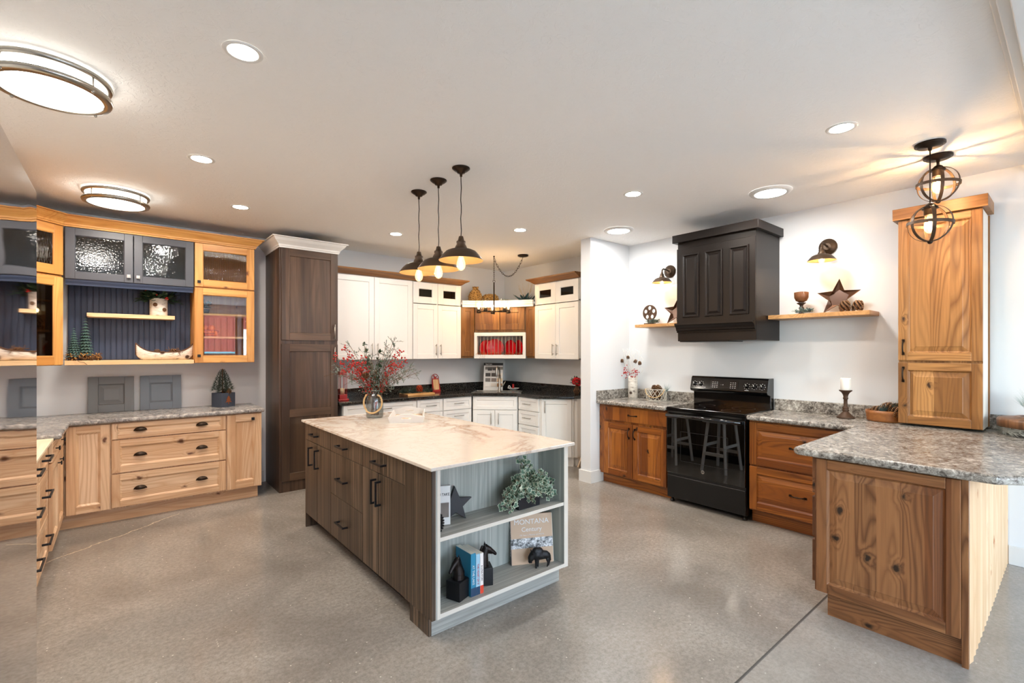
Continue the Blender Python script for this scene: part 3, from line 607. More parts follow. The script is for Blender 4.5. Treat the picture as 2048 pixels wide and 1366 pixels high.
SA = math.atan2(4.87-5.30, 4.14-3.697); SL = math.hypot(.43, .443)
wbase('sink_base_cabinet', 'white diagonal sink base cabinet in the alcove corner', (3.697, 5.30, 0), SA, SL, [('false_front', .01, SL-.01, .68, .855, None, 0, 0), ('door', .01, SL/2-.003, .12, .67, SL/2-.05, .56, True), ('door', SL/2+.003, SL-.01, .12, .67, SL/2+.05, .56, True)], d=.50)
wbase('small_drawer_cabinet', 'white cabinet with three small drawers right of the sink cabinet', (4.14, 4.866, 0), RIGHT, .445, [('drawer', .01, .40, z0, z1, .20, (z0+z1)/2, False) for z0, z1 in ((.69, .855), (.50, .68), (.31, .49), (.12, .30))])
EL = .42; t = wbase('angled_end_cabinet', 'white angled end base cabinet with one door beside the partition', (4.14, 4.418, 0), R(-45), EL-.002, [('door', .012, EL-.03, .12, .855, .055, .76, True)], d=.04)
b = B().prism([(4.21, 4.41), (4.50, 4.12), (4.735, 4.12), (4.735, 4.41)], .115, .862); b.prism([(4.27, 4.41), (4.54, 4.14), (4.735, 4.14), (4.735, 4.41)], 0, .115); o = b.build('white_end_panel', M_WHT); tag(o, 'plain white end panel closing the alcove run at the partition', 'panel')
ct = [(1.885, 5.27), (3.683, 5.27), (4.11, 4.857), (4.11, 4.405), (4.42, 4.095), (4.735, 4.095), (4.735, 5.895), (1.885, 5.895)]
o = slab('granite_countertop', ct, .864, .902, M_BGR, .01); tag(o, 'black speckled granite countertop of the white alcove kitchen', 'countertop')
B().box(1.885, 5.875, .902, 4.72, 5.897, 1.005).box(4.715, 4.10, .902, 4.737, 5.875, 1.005).build('backsplash', M_BGR, o, bevel=.003)
# ---------------------------------------------------------------- island
IX0, IX1, IY0, IY1 = 1.205, 2.184, 2.08, 4.17
t = thing('kitchen_island', 'kitchen island with dark striped laminate drawers and an open grey end bookcase', 'kitchen island', (IX0, IY1, 0), RIGHT)
# local: x = IY1 - Y, y = X - IX0 ; length 2.09, depth .979
LL = IY1-IY0; DD = IX1-IX0; SD = .24
b = B().box(.02, .022, .115, LL-SD, DD-.02, .872); b.build('body', M_STR, t)
B().box(LL-SD, 0, .115, LL, .022, .872).box(LL-.293, 0, .115, LL-SD, .022, .872).build('side_panel', M_STR, t)
B().box(0, 0, 0, .018, DD, .872).build('end_panel', M_STR, t)
def IX(Y): return IY1-Y
d = front(t, .022, .735, IX(3.552), .868, M_STR, 'slab', name='drawer'); bar(d, IX(3.905), .80, .15, False, sq=True)
d = front(t, IX(3.549), .735, IX(2.959), .868, M_STR, 'slab', name='drawer'); bar(d, IX(3.294), .80, .16, False, sq=True)
d = front(t, IX(2.956), .735, IX(2.358), .868, M_STR, 'slab', name='drawer'); bar(d, IX(2.685), .80, .16, False, sq=True)
d = front(t, .022, .118, IX(3.865), .732, M_STR, 'slab'); bar(d, IX(3.985), .62, .15, True, sq=True)
d = front(t, IX(3.862), .118, IX(3.552), .732, M_STR, 'slab'); bar(d, IX(3.905), .62, .15, True, sq=True) if 0 else bar(d, IX(3.83), .62, .15, True, sq=True)
d = front(t, IX(3.549), .427, IX(2.959), .732, M_STR, 'slab', name='drawer'); bar(d, IX(3.294), .568, .16, False, sq=True)
d = front(t, IX(3.549), .118, IX(2.959), .424, M_STR, 'slab', name='drawer'); bar(d, IX(3.294), .262, .16, False, sq=True)
d = front(t, IX(2.956), .118, IX(2.720), .732, M_STR, 'slab'); bar(d, IX(2.752), .62, .15, True, sq=True)
d = front(t, IX(2.717), .118, IX(2.376), .732, M_STR, 'slab'); bar(d, IX(2.685), .62, .15, True, sq=True)
# plinth (world: front at Y 2.145)
B().box(.12, .10, 0, LL-.30, DD-.08, .113).build('plinth', M_BLK, t)
b = B().box(LL-.272, .02, 0, LL-.068, .036, .113); b.build('side_plinth', M_STR, t)
B().box(LL-.083, .036, 0, LL-.066, DD-.012, .113).build('front_plinth', M_GRYY, t)['label'] = 'pale grey front plinth board'
# bookcase end (local x from LL-SD to LL)
x0, x1 = LL-SD, LL
B().box(x0, .022, .115, x1, .048, .872).build('bookcase_side', M_GRY, t); B().box(x0, DD-.034, .115, x1, DD, .872).build('bookcase_side', M_GRY, t)
B().box(x0-.004, .048, .137, x0+.004, DD-.034, .872).build('bookcase_back', M_GRY, t)
B().box(x0, .048, .115, x1, DD-.034, .137).build('bookcase_bottom', M_GRYY, t); B().box(x0+.004, .048, .502, x1-.004, DD-.034, .522).build('bookcase_shelf', M_GRYY, t)
e = B(); e.box(x1, .03, .113, x1+.0015, .048, .872); e.box(x1, DD-.034, .113, x1+.0015, DD, .872); e.box(x1, .048, .115, x1+.0015, DD-.034, .137); e.box(x1-.004, .048, .502, x1-.0025, DD-.034, .522); e.build('edge_banding', M_EDGE, t)
o = B().box(1.180, 2.045, .876, 2.214, 4.20, .895).build('marble_countertop', M_MAR, bevel=.004, seg=3); tag(o, 'cream marble countertop with brown veins on the island', 'countertop')

# ---------------------------------------------------------------- right run in rustic cherry
RC = (M_RUS, M_RUSX)
t = thing('cherry_base_cabinet', 'rustic cherry base cabinet with one drawer and two doors left of the range', 'cabinet', (4.17, 3.495, 0), RIGHT)
carcass(t, 0, .868, .108, .878, .565, M_RUS, .108, M_RUSX)
d = front(t, .066, .716, .864, .862, RC, 'slab', name='drawer'); arch(d, .458, .788, .10)
d = front(t, .074, .118, .455, .69, RC, 'raised', .062); arch(d, .415, .595, .10, True)
d = front(t, .462, .118, .860, .69, RC, 'raised', .062); arch(d, .487, .595, .10, True)
t = thing('cherry_drawer_cabinet', 'rustic cherry base cabinet with two deep drawers right of the range', 'cabinet', (4.17, 1.838, 0), RIGHT)
carcass(t, 0, .85, .108, .878, .565, M_RUS, .108, M_RUSX)
for z0, z1 in ((.503, .865), (.122, .488)): d = front(t, .006, z0, .76, z1, RC, 'raised', .062, 'drawer'); arch(d, .385, (z0+z1)/2, .11)
def lam(name, pts, label): return tag(slab(name, pts, .883, .925, M_LAM, .016), label, 'countertop')
o = lam('laminate_countertop', [(4.125, 2.622), (4.125, 3.497), (4.737, 3.497), (4.737, 2.622)][::-1], 'brown stone-look countertop left of the black range')
B().box(4.715, 2.622, .925, 4.738, 3.475, 1.027).box(4.135, 3.475, .925, 4.738, 3.498, 1.027).build('backsplash', M_LAM, o, bevel=.004)
o = lam('laminate_countertop', [(4.125, 1.842), (4.125, 1.06), (2.975, 1.06), (2.95, 1.035), (2.95, .24), (3.14, .05), (4.737, .05), (4.737, 1.842)], 'brown stone-look countertop running right of the range onto the peninsula')
B().box(4.715, .05, .925, 4.738, 1.842, 1.027).build('backsplash', M_LAM, o, bevel=.004)
# peninsula
t = thing('peninsula_cabinet', 'rustic walnut peninsula cabinet with a large raised end panel and pine back', 'cabinet', (3.0, .965, 0), RIGHT)
B().box(0, .02, .13, .605, 1.736, .883).build('body', M_WAL, t)
B().box(.055, .045, 0, .605, 1.736, .13).build('toe_kick', M_WALX, t)
d = front(t, .012, .135, .603, .872, (M_WAL, M_WALX), 'raised', .052, 'end_panel')
for z0, z1 in ((.165, .40), (.42, .645), (.665, .865)): B().box(-.022, .045, z0, 0, 1.1, z1).build('drawer', M_WAL, t, bevel=.003)
B().box(.605, .018, 0, .628, .05, .883).build('corner_post', M_WAL, t)
b = B(); n = 22; w = 1.686/n; pts = []
for i in range(n): y = .05+i*w; pts += [(y, .614), (y+.006, .622), (y+w*.9, .634)]
pts += [(1.736, .634), (1.736, .605), (.05, .605)]
b.prism([(q[1], q[0]) for q in pts], 0.0, .883); b.build('back_panel', M_PINE, t)['label'] = 'ribbed pale pine back panel'
# tall cabinet on the counter
t = thing('countertop_hutch_cabinet', 'tall rustic oak wall cabinet standing on the counter with two stacked doors', 'cabinet', (4.44, .874, .925), RIGHT)
carcass(t, .006, .447, .015, 1.50, .293, y0=.0215, m= plain('white_side_panel', 'E4DED4', .5)); TO = (M_TAL, M_TALX)
B().box(.006, .0205, .015, .446, .0212, 1.50).build('face_frame', M_TAL, t); B().box(.0, .021, .015, .0055, .293, 1.50).box(.447, .27, .015, .455, .296, 1.50).build('side_strip', M_TAL, t)
d = front(t, .0, .478, .447, 1.505, TO, 'raised', .055); arch(d, .03, .575, .095, True)
d = front(t, .0, .018, .447, .462, TO, 'raised', .055); arch(d, .03, .375, .095, True)
B().box(-.028, -.03, 1.508, .475, .296, 1.59).build('top_board', M_TALX, t, bevel=.002)
# range
t = thing('electric_range', 'black electric range with glass oven door and back control panel', 'range', (4.15, 2.612, 0), RIGHT); w = .762
B().box(.004, .022, .045, w-.004, .575, .90).build('body', M_APM, t)
for x in (.03, w-.03):
    for y in (.05, .5): B().lathe([(.022, 0), (.022, .012), (.012, .018), (.012, .05)], 12, M=Matrix.Translation((x, y, 0))).build('foot', M_APM, t)
B().box(0, -.012, .90, w, .555, .928).build('cooktop', M_APB, t, bevel=.006, seg=3)
for x, y, r in ((.2, .15, .1), (.56, .15, .08), (.2, .40, .075), (.56, .40, .1)): B().lathe([(r-.002, .9283), (r, .9286), (r+.002, .9283)], 40, M=Matrix.Translation((x, y, 0)), cap=False).build('burner_ring', plain('burner_grey', '4A4A4A', .4), t)
B().box(.003, 0, .872, w-.003, .021, .898).build('vent_trim', M_APB, t, bevel=.003)
d = B().box(.004, -.012, .292, w-.004, .021, .868).build('oven_door', M_OVG, t, bevel=.004)
b = B()
for q in ((.15, .42, .61, .423), (.15, .70, .61, .703), (.15, .42, .153, .703), (.607, .42, .61, .703), (.16, .60, .60, .602)): b.box(q[0], -.0128, q[1], q[2], -.012, q[3])
b.build('window_outline', plain('window_outline_grey', '2A2A2C', .3), d)
b = B().tube([(.02, -.05, .85), (w-.02, -.05, .85)], .013, 12, sy=1.3); b.box(.02, -.05, .838, .05, -.012, .862).box(w-.05, -.05, .838, w-.02, -.012, .862); b.build('handle', M_APB, d)
B().lathe([(.0165, -.003), (.0165, 0)], 24, M=Matrix.Translation((.375, -.0125, .355)) @ Matrix.Rotation(R(90), 4, 'X')).build('badge', M_SS, d); text('GE', .017, M_INK, d, (.375, -.0165, .355), name='badge_letters')
B().box(.004, -.004, .05, w-.004, .021, .265).build('storage_drawer', M_APM, t, bevel=.004)
B().box(.004, .004, .262, w-.004, .021, .292).build('gap_strip', M_INK, t)
# back guard
b = B(); prof = [(.575, .90), (.50, .90), (.50, 1.05), (.435, 1.066), (.425, 1.085), (.455, 1.20), (.47, 1.215), (.575, 1.215)]
Mx = Matrix(((0, 0, 1, 0), (1, 0, 0, 0), (0, 1, 0, 0), (0, 0, 0, 1))); b.prism(prof, .0, w, M=Mx); g = b.build('control_panel', M_APB, t, bevel=.004, seg=3)
PT = math.atan2(.03, .115); rot = (R(90)-PT, 0, 0)
def onp(x, h, off=0): return (x, .4245+.03*h/.115-off*math.cos(PT), 1.085+h-off*0)
for x, r in ((.045, .02), (.115, .02), (.575, .02), (.645, .02), (.715, .02)):
    M_ = Matrix.Translation(onp(x, .052)) @ Matrix.Rotation(-PT, 4, 'X') @ Matrix.Rotation(R(90), 4, 'X')
    k = B().lathe([(.021, 0), (.021, .006), (.015, .008), (.014, .024), (.012, .026)], 20, M=M_).build('knob', M_APB, g)
    b = B()
    for j in range(8):
        a = 2*PI*j/8; b.box(.027*math.cos(a)-.003, .027*math.sin(a)-.0015, .0004, .027*math.cos(a)+.003, .027*math.sin(a)+.0015, .001, M=M_)
    b.box(-.002, -.004, .026, .002, .012, .027, M=M_); b.build('dial_marks', M_WINK, k)
M_ = Matrix.Translation(onp(.36, .055)) @ Matrix.Rotation(-PT, 4, 'X') @ Matrix.Rotation(R(90), 4, 'X')
B().box(-.15, -.04, .0002, .13, .042, .0015, M=M_).build('display', plain('display_glass', '120C0A', .12), g)
b = B()
for i in range(4):
    for j in range(3):
        for s in (-.125, .055): b.box(s+j*.022, -.03+i*.017, .0016, s+j*.022+.010, -.027+i*.017, .002, M=M_)
b.build('button_marks', M_WINK, g)
text('Bake', .009, M_WINK, g, onp(.16, .02, .001), rot, 'button_letters'); text('WARMING', .008, M_WINK, g, onp(.575, .012, .001), rot, 'button_letters'); text('-  v', .02, M_WINK, g, onp(.335, .055, .003), rot, 'button_letters')
# hood
t = thing('range_hood', 'dark espresso wooden range hood with three raised panels', 'range hood', (4.245, 2.553, 0), RIGHT); w = .747
b = B().box(0, .0, 1.568, w, .494, 2.54); b.box(.02, -.0, 1.568, w-.02, 0, 1.57) if 0 else None; b.build('body', M_ESP, t, bevel=.002)
o = B(); o.box(0, -.018, 1.735, w, 0, 2.47)
ob = o.build('face_board', M_ESP, t, bevel=.002)
for x0, x1 in ((.062, .235), (.29, .462), (.522, .695)):
    B().rings([(x0, 1.795, x1, 2.405, -.0185), (x0+.003, 1.798, x1-.003, 2.402, -.030), (x0+.012, 1.807, x1-.012, 2.393, -.031), (x0+.02, 1.815, x1-.02, 2.385, -.020), (x0+.026, 1.821, x1-.026, 2.379, -.0195), (x0+.045, 1.84, x1-.045, 2.36, -.027), (x0+.047, 1.842, x1-.047, 2.358, -.0275)]).build('raised_panel', M_ESP, t)
crown('shelf_moulding', [(-.0, .2), (-.0, -.01), (w-.0, -.01), (w, .2)][1:3], [(0, 1.65), (.008, 1.65), (.01, 1.665), (.022, 1.672), (.024, 1.685), (.03, 1.70), (.045, 1.715), (.048, 1.722), (.055, 1.724), (.055, 1.74), (0, 1.74)], M_ESP, t)
B().box(-.035, -.045, 2.53, w+.035, .494, 2.605).build('top_rim', M_ESP, t, bevel=.002)
B().box(.015, .01, 1.560, w-.25, .3, 1.568).build('vent_insert', M_BLK, t)

# ---------------------------------------------------------------- wall shelves and sconces
tag(B().box(4.47, 1.054, 1.755, 4.739, 1.80, 1.79).build('wall_shelf', M_OAKS, bevel=.002), 'oak floating shelf on the wall right of the range hood', 'shelf')
tag(B().box(4.47, 2.56, 1.735, 4.739, 3.222, 1.768).build('wall_shelf', M_OAKS, bevel=.002), 'oak floating shelf on the wall left of the range hood', 'shelf')
def bulb(p, z, s=1, e=0, down=True, part='bulb', x=0, y=0):
    M_ = Matrix.Translation((x, y, z)) @ Matrix.Diagonal((s, s, -s if down else s, 1))
    o = B().lathe([(.012, 0), (.014, .012), (.022, .035), (.029, .06), (.031, .078), (.026, .098), (.014, .112), (.004, .116)], 16, M=M_).build(part, M_BULB, p)
    b = B()
    for k in range(5):
        a = 2*PI*k/5; b.tube([(x+.005*math.cos(a)*s, y+.005*math.sin(a)*s, z+(-.03 if down else .03)*s), (x+.009*math.cos(a+.5)*s, y+.009*math.sin(a+.5)*s, z+(-.088 if down else .088)*s)], .0016*s, 5)
    b.build('filament', M_FIL, o)
    if e: lamp('bulb_light', 'POINT', (x, y, z+(-.06 if down else .06)*s), e, WARM, p, .012)
    return o
SHADE = [(.012, .10), (.016, .085), (.018, .076), (.026, .072), (.026, .062), (.024, .058), (.034, .038), (.036, .030), (.040, .027), (.062, .024), (.085, .014), (.104, -.006), (.122, -.030), (.127, -.036)]
def shade(p, z, s=1, x=0, y=0):
    M_ = Matrix.Translation((x, y, z)) @ Matrix.Scale(s, 4); o = B().lathe(SHADE, 32, M=M_, cap=False).build('shade', M_BRZ2, p)
    B().lathe([(r-.0015, zz-.0015) for r, zz in SHADE[8:]], 32, M=M_, cap=False).build('shade_lining', M_GOLDIN, o); return o
def sconce(loc, label):
    t = thing('wall_sconce', label, 'sconce', loc, RIGHT, 'bronze barn sconces above the oak shelves')   # local y into the wall
    M_ = Matrix.Translation((0, 0, 0)) @ Matrix.Rotation(R(90), 4, 'X')
    B().lathe([(.07, 0), (.07, .008), (.055, .014), (.052, .018), (.03, .022), (.028, .03)], 32, M=M_).build('wall_plate', M_BRZ2, t)
    B().tube([(0, -.02, 0), (0, -.09, .012), (0, -.135, .014), (0, -.155, .0), (0, -.16, -.03)], .008, 10).build('arm', M_BRZ2, t)
    shade(t, -.108, .84, 0, -.16); bulb(t, -.072, .8, 2.8, x=0, y=-.16); return t
sconce((4.738, 2.945, 2.36), 'bronze barn sconce left of the range hood')
sconce((4.738, 1.413, 2.375), 'bronze barn sconce right of the range hood')

# ---------------------------------------------------------------- ceiling lights
def pendant(loc, rim, top, label):
    t = thing('pendant_lamp', label, 'pendant lamp', (*loc, 0), 0, 'barn pendants over the island'); S = 1.22
    B().lathe([(.062, H-.001), (.062, H-.006), (.05, H-.016), (.046, H-.02), (.032, H-.026), (.026, H-.036), (.01, H-.04), (.008, H-.06)][::-1], 28).build('canopy', M_BRZ, t)
    zz = rim+.036*S; B().tube([(.002*math.sin(k*1.7), .0015*math.cos(k*2.1), zz+.1*S-.003+(H-.05-zz-.1*S)*k/10) for k in range(11)], .0032, 8).build('cord', M_BLK, t)
    shade(t, zz, S); bulb(t, rim+.045, 1.0, 2); return t
pendant((1.838, 3.376), 2.095, 2.229, 'bronze barn pendant over the island, farthest of the three')
pendant((1.825, 3.054), 2.080, 2.21, 'bronze barn pendant over the island, middle of the three')
pendant((1.825, 2.753), 2.100, 2.256, 'bronze barn pendant over the island, nearest of the three')
def downlight(x, y, label):
    t = thing('recessed_light', label, 'recessed light', (x, y, H), 0, 'round recessed ceiling lights')
    B().lathe([(.058, -.003), (.068, -.006), (.076, -.003), (.078, -.0005)], 32, cap=False).build('trim_ring', M_WHITE, t); B().lathe([(.0585, -.0015), (.0585, -.0025)], 32).build('lens', M_LED, t)
    lamp('downlight', 'AREA', (0, 0, -.012), 9, NEUT, t, .11)
for x, y, s in ((.405, 2.276, 'recessed ceiling light nearest the camera on the left half'), (.419, 3.718, 'recessed ceiling light between the two steel flush lights'), (.823, 4.736, 'recessed ceiling light above the left drawer cabinets'), (2.309, 4.751, 'recessed ceiling light left of the farthest pendant lamp'), (3.233, 3.765, 'recessed ceiling light near the alcove chandelier'), (3.195, 2.32, 'recessed ceiling light left of the two large disc lights'), (3.163, .877, 'recessed ceiling light left of the orb pendants')): downlight(x, y, s)
def disc(x, y, label):
    t = thing('disc_ceiling_light', label, 'ceiling light', (x, y, H), 0, 'large white disc ceiling lights')
    B().lathe([(.112, -.016), (.125, -.02), (.145, -.014), (.155, -.001)], 48, cap=False).build('trim_ring', M_WHITE, t); B().lathe([(.113, -.004), (.113, -.015)], 48).build('lens', M_DAYD, t)
    lamp('disc_light', 'AREA', (0, 0, -.025), 14, (1, .97, .93), t, .22)
disc(4.027, 3.106, 'large disc ceiling light beside the partition wall'); disc(3.99, 1.59, 'large disc ceiling light right of the range hood')
def flush(x, y, label):
    t = thing('flush_ceiling_light', label, 'ceiling light', (x, y, H), 0, 'steel ringed flush ceiling lights')
    B().lathe([(.185, -.001), (.19, -.03), (.19, -.075), (.18, -.088), (.12, -.098), (.02, -.102)], 56).build('diffuser', M_LEDP, t)
    for z in (-.022, -.084): B().lathe([(.196, z+.010), (.212, z+.010), (.215, z), (.210, z-.011), (.180, z-.014), (.182, z-.009), (.196, z+.010)], 56, cap=False).build('ring', M_NIK, t)
    b = B()
    for k in range(4): a = PI/4+k*PI/2; b.tube([(.205*math.cos(a), .205*math.sin(a), -.02), (.205*math.cos(a), .205*math.sin(a), -.095)], .004, 8).ball((.205*math.cos(a), .205*math.sin(a), -.097), .007)
    b.build('post', M_NIK, t); lamp('flush_light', 'AREA', (0, 0, -.12), 13, NEUT, t, .34)
flush(-.235, 3.0, 'steel ringed flush ceiling light at the left edge, nearer one'); flush(-.015, 4.94, 'steel ringed flush ceiling light above the blue cabinet, farther one')
# orb pendants
def orb(x, y, zc, label, cord):
    t = thing('orb_pendant', label, 'pendant lamp', (x, y, 0), 0, 'metal orb pendants by the hutch cabinet'); r = .107
    B().lathe([(.075, H-.001), (.075, H-.012), (.062, H-.014), (.060, H-.022), (.012, H-.024), (.008, H-.045)][::-1], 36).build('canopy', M_BRZ, t)
    B().tube([(0, 0, H-.03), (0, 0, zc+r+.01)], .0035 if cord else .008, 8).build('stem', M_BRZ, t)
    B().lathe([(.006, zc+r+.02), (.02, zc+r+.012), (.038, zc+r-.01), (.04, zc+r-.018), (.03, zc+r-.02), (.03, zc+r-.055), (.028, zc+r-.056)], 24).build('socket_cap', M_BRZ, t)
    def ring(R_, M_):
        b = B(); n = 56; w = .009; rows = []
        for i in range(n):
            a = 2*PI*i/n; rows.append([b.bm.verts.new(M_ @ Vector((q*math.cos(a), q*math.sin(a), h))) for q, h in ((R_, -w), (R_+.003, -w), (R_+.003, w), (R_, w))])
        for i in range(n):
            p, q = rows[i], rows[(i+1) % n]
            for k in range(4): b.bm.faces.new((p[k], p[(k+1) % 4], q[(k+1) % 4], q[k]))
        return b.build('hoop', M_BRZ2, t)
    T = Matrix.Translation((0, 0, zc)); ring(r+.003, T @ Matrix.Rotation(R(4), 4, 'X'))
    for a in (20, 80, 140): ring(r, T @ Matrix.Rotation(R(a), 4, 'Z') @ Matrix.Rotation(R(90), 4, 'X'))
    B().ball((0, 0, zc-r-.004), .014).build('finial', M_BRZ, t); bulb(t, zc+r-.05, 1.0, 9); return t
orb(3.816, .597, 2.25, 'bronze orb pendant on a long cord in front of the hutch cabinet', True)
orb(4.10, .602, 2.555, 'bronze orb pendant on a short stem close to the ceiling', False)
# chandelier on a swag chain
t = thing('chandelier', 'bronze chandelier with five glass cups hanging on a swag chain', 'chandelier', (3.848, 5.014, 0))
def link(b, p, q, tw):
    p, q = Vector(p), Vector(q); d = (q-p); L = d.length*.72; c = (p+q)/2; d.normalize(); u = d.orthogonal().normalized(); u = Matrix.Rotation(tw, 3, d) @ u
    b.tube([c+d*(L*math.cos(a))+u*(.009*math.sin(a)) for a in [2*PI*k/10 for k in range(10)]], .0022, 5, closed=True)
b = B(); zt, zr = H-.02, 2.42; n = 12
for k in range(n): link(b, (0, 0, zt-(zt-zr)*k/n), (0, 0, zt-(zt-zr)*(k+1)/n), k*PI/2)
ex, ey = .255, -.296; pv = None; n = 22
for k in range(n+1):
    u = k/n; q = (ex*u, ey*u, H-.03-.62*.42*4*u*(1-u)*.95-0.0); 
    if pv: link(b, pv, q, k*PI/2)
    pv = q
b.build('chain', M_BRZ, t)
B().lathe([(.07, H-.001), (.07, H-.016), (.05, H-.024), (.01, H-.03)][::-1], 28, M=Matrix.Translation((ex, ey, 0))).build('canopy', M_BRZ, t); B().lathe([(.012, H), (.008, H-.012), (.004, H-.025)][::-1], 12).build('hook', M_BRZ, t)
B().tube([(.018*math.cos(a), 0, 2.402+.018*math.sin(a)) for a in [2*PI*k/14 for k in range(14)]], .003, 6, closed=True).build('loop', M_BRZ, t)
B().lathe([(.008, 2.385), (.009, 2.30), (.009, 2.02), (.02, 2.015), (.02, 1.995), (.012, 1.985), (.012, 1.97), (.004, 1.96)][::-1], 16).build('stem', M_BRZ, t)
for k in range(5):
    a = R(169+39.7+72*k)-R(39.7)*2; cx, cy = .21*math.cos(a), .21*math.sin(a)
    o = B().tube([(0, 0, 2.0), (cx, cy, 2.0)], .0065, 8).lathe([(.012, 1.98), (.03, 1.985), (.03, 2.005), (.024, 2.01), (.024, 2.03)], 18, M=Matrix.Translation((cx, cy, 0))).build('arm', M_BRZ, t)
    B().lathe([(.03, 2.012), (.046, 2.014), (.048, 2.03), (.048, 2.15), (.0465, 2.15), (.0465, 2.03), (.03, 2.018)], 24, M=Matrix.Translation((cx, cy, 0)), cap=False).build('glass_cup', M_GLS, o)
    bulb(t, 2.025, .9, 2.6, False, x=cx, y=cy)
# ---------------------------------------------------------------- decorations
def cone_mesh(name, r, h, nr=9, per=8, mat=None):
    b = B(); b.ball((0, 0, h*.5), r*.5, u=8, v=6, sz=h/(r*1.5))
    for j in range(nr):
        v = (j+.5)/nr; zz = h*(.06+.86*v); rr = r*math.sin(PI*(.16+.74*v))**.8; til = R(-15+95*v)
        for k in range(per):
            a = 2*PI*(k+.5*(j % 2))/per+j*.2; M_ = Matrix.Translation((0, 0, zz)) @ Matrix.Rotation(a, 4, 'Z') @ Matrix.Translation((rr*.5, 0, 0)) @ Matrix.Rotation(-til*.6, 4, 'Y')
            L, w, th = r*.62, r*.25, r*.06
            p = [M_ @ Vector(q) for q in ((0, -w*.5, 0), (0, w*.5, 0), (L*.8, w, th), (L, 0, th*1.6), (L*.8, -w, th), (L*.75, 0, -th*1.4))]
            vs_ = [b.bm.verts.new(q) for q in p]
            for f in ((0, 1, 2, 4), (2, 3, 4), (0, 5, 1), (1, 5, 2), (2, 5, 3), (3, 5, 4), (4, 5, 0)): b.bm.faces.new([vs_[i] for i in f]).material_index = 1 if len(f) == 3 and (3 in f) else 0
    o = b.build(name, [mat or M_CONE, mat or M_CTIP], recalc=False); me = o.data; bpy.data.objects.remove(o); return me
CONE = cone_mesh('pinecone', .032, .062)
def cone(loc, s, label=None, rot=None, group=None, parent=None, me=None, name='pinecone'):
    o = bpy.data.objects.new(name, me or CONE); COL.objects.link(o); o.location = loc; o.scale = (s, s, s); o.rotation_euler = rot or (random.uniform(-.6, .6), random.uniform(-.6, .6), random.uniform(0, 6))
    if parent: o.parent = parent
    else: tag(o, label, 'pinecone', group)
    return o
def leafq(b, p, d, L, w, mi=0, cup=.15, up=None):
    p, d = Vector(p), Vector(d).normalized(); s = d.cross(up or Vector((random.uniform(-.3, .3), random.uniform(-.3, .3), 1))).normalized(); n = s.cross(d)
    pts = [p, p+d*L*.35+s*w-n*cup*w, p+d*L*.75+s*w*.7, p+d*L, p+d*L*.75-s*w*.7, p+d*L*.35-s*w-n*cup*w]; mid = p+d*L*.5+n*cup*w
    v = [b.bm.verts.new(q) for q in pts]; c = b.bm.verts.new(mid)
    for i in range(6): b.bm.faces.new((v[i], v[(i+1) % 6], c)).material_index = mi
def needles(b, p, d, L, n, spread=.6, r=.0011, mi=0):
    d = Vector(d).normalized()
    for _ in range(n):
        q = Vector((random.gauss(0, 1), random.gauss(0, 1), random.gauss(0, 1))).normalized(); e = (d+q*spread).normalized()*L*random.uniform(.6, 1.1); p0 = Vector(p)
        s = e.orthogonal().normalized()*r; s2 = e.cross(s).normalized()*r
        v = [b.bm.verts.new(x) for x in (p0+s, p0-s*.5+s2, p0-s*.5-s2, p0+e)]
        for f in ((0, 1, 3), (1, 2, 3), (2, 0, 3)): b.bm.faces.new([v[i] for i in f]).material_index = mi
def rdir(zmin=-.2, zmax=1):
    z = random.uniform(zmin, zmax); a = random.uniform(0, 2*PI); r = math.sqrt(max(0, 1-z*z)); return Vector((r*math.cos(a), r*math.sin(a), z))

# island: bouquet in a glass jar
t = thing('berry_bouquet', 'large bouquet of red berries and grey green sprigs in a glass jar on the island', 'flower arrangement', (1.71, 3.93, .895))
JP = [(.03, .004), (.068, .002), (.072, .01), (.074, .06), (.072, .15), (.06, .20), (.045, .225), (.043, .25), (.047, .265)]
B().lathe(JP, 40, cap=False).lathe([(.002, .012), (.066, .012)], 30, cap=False).lathe([(r-.004, z) for r, z in JP[2:]], 40, cap=False).build('glass_jar', M_JAR, t)
b = B(); Hn = [Vector((.108*math.sin(a), -.02, .135+.088*math.cos(a))) for a in [R(-140+280*k/24)+PI for k in range(25)]]
b.tube([(q.x*.72, -.080 if abs(q.x) < .07 else -.055, q.z) for q in Hn], .0075, 8); b.build('rope_handle', M_ROPE, t, rot=(0, 0, R(-39.7)))
B().tube([(.046*math.cos(a), .046*math.sin(a), .235) for a in [2*PI*k/20 for k in range(20)]], .003, 6, closed=True).build('wire_collar', M_NIK, t)
stems = B(); leaves = B(); berr = B(); rb = random.Random(3)
CR = Matrix.Rotation(R(-39.7), 3, 'Z')      # spread mostly across the view of the room
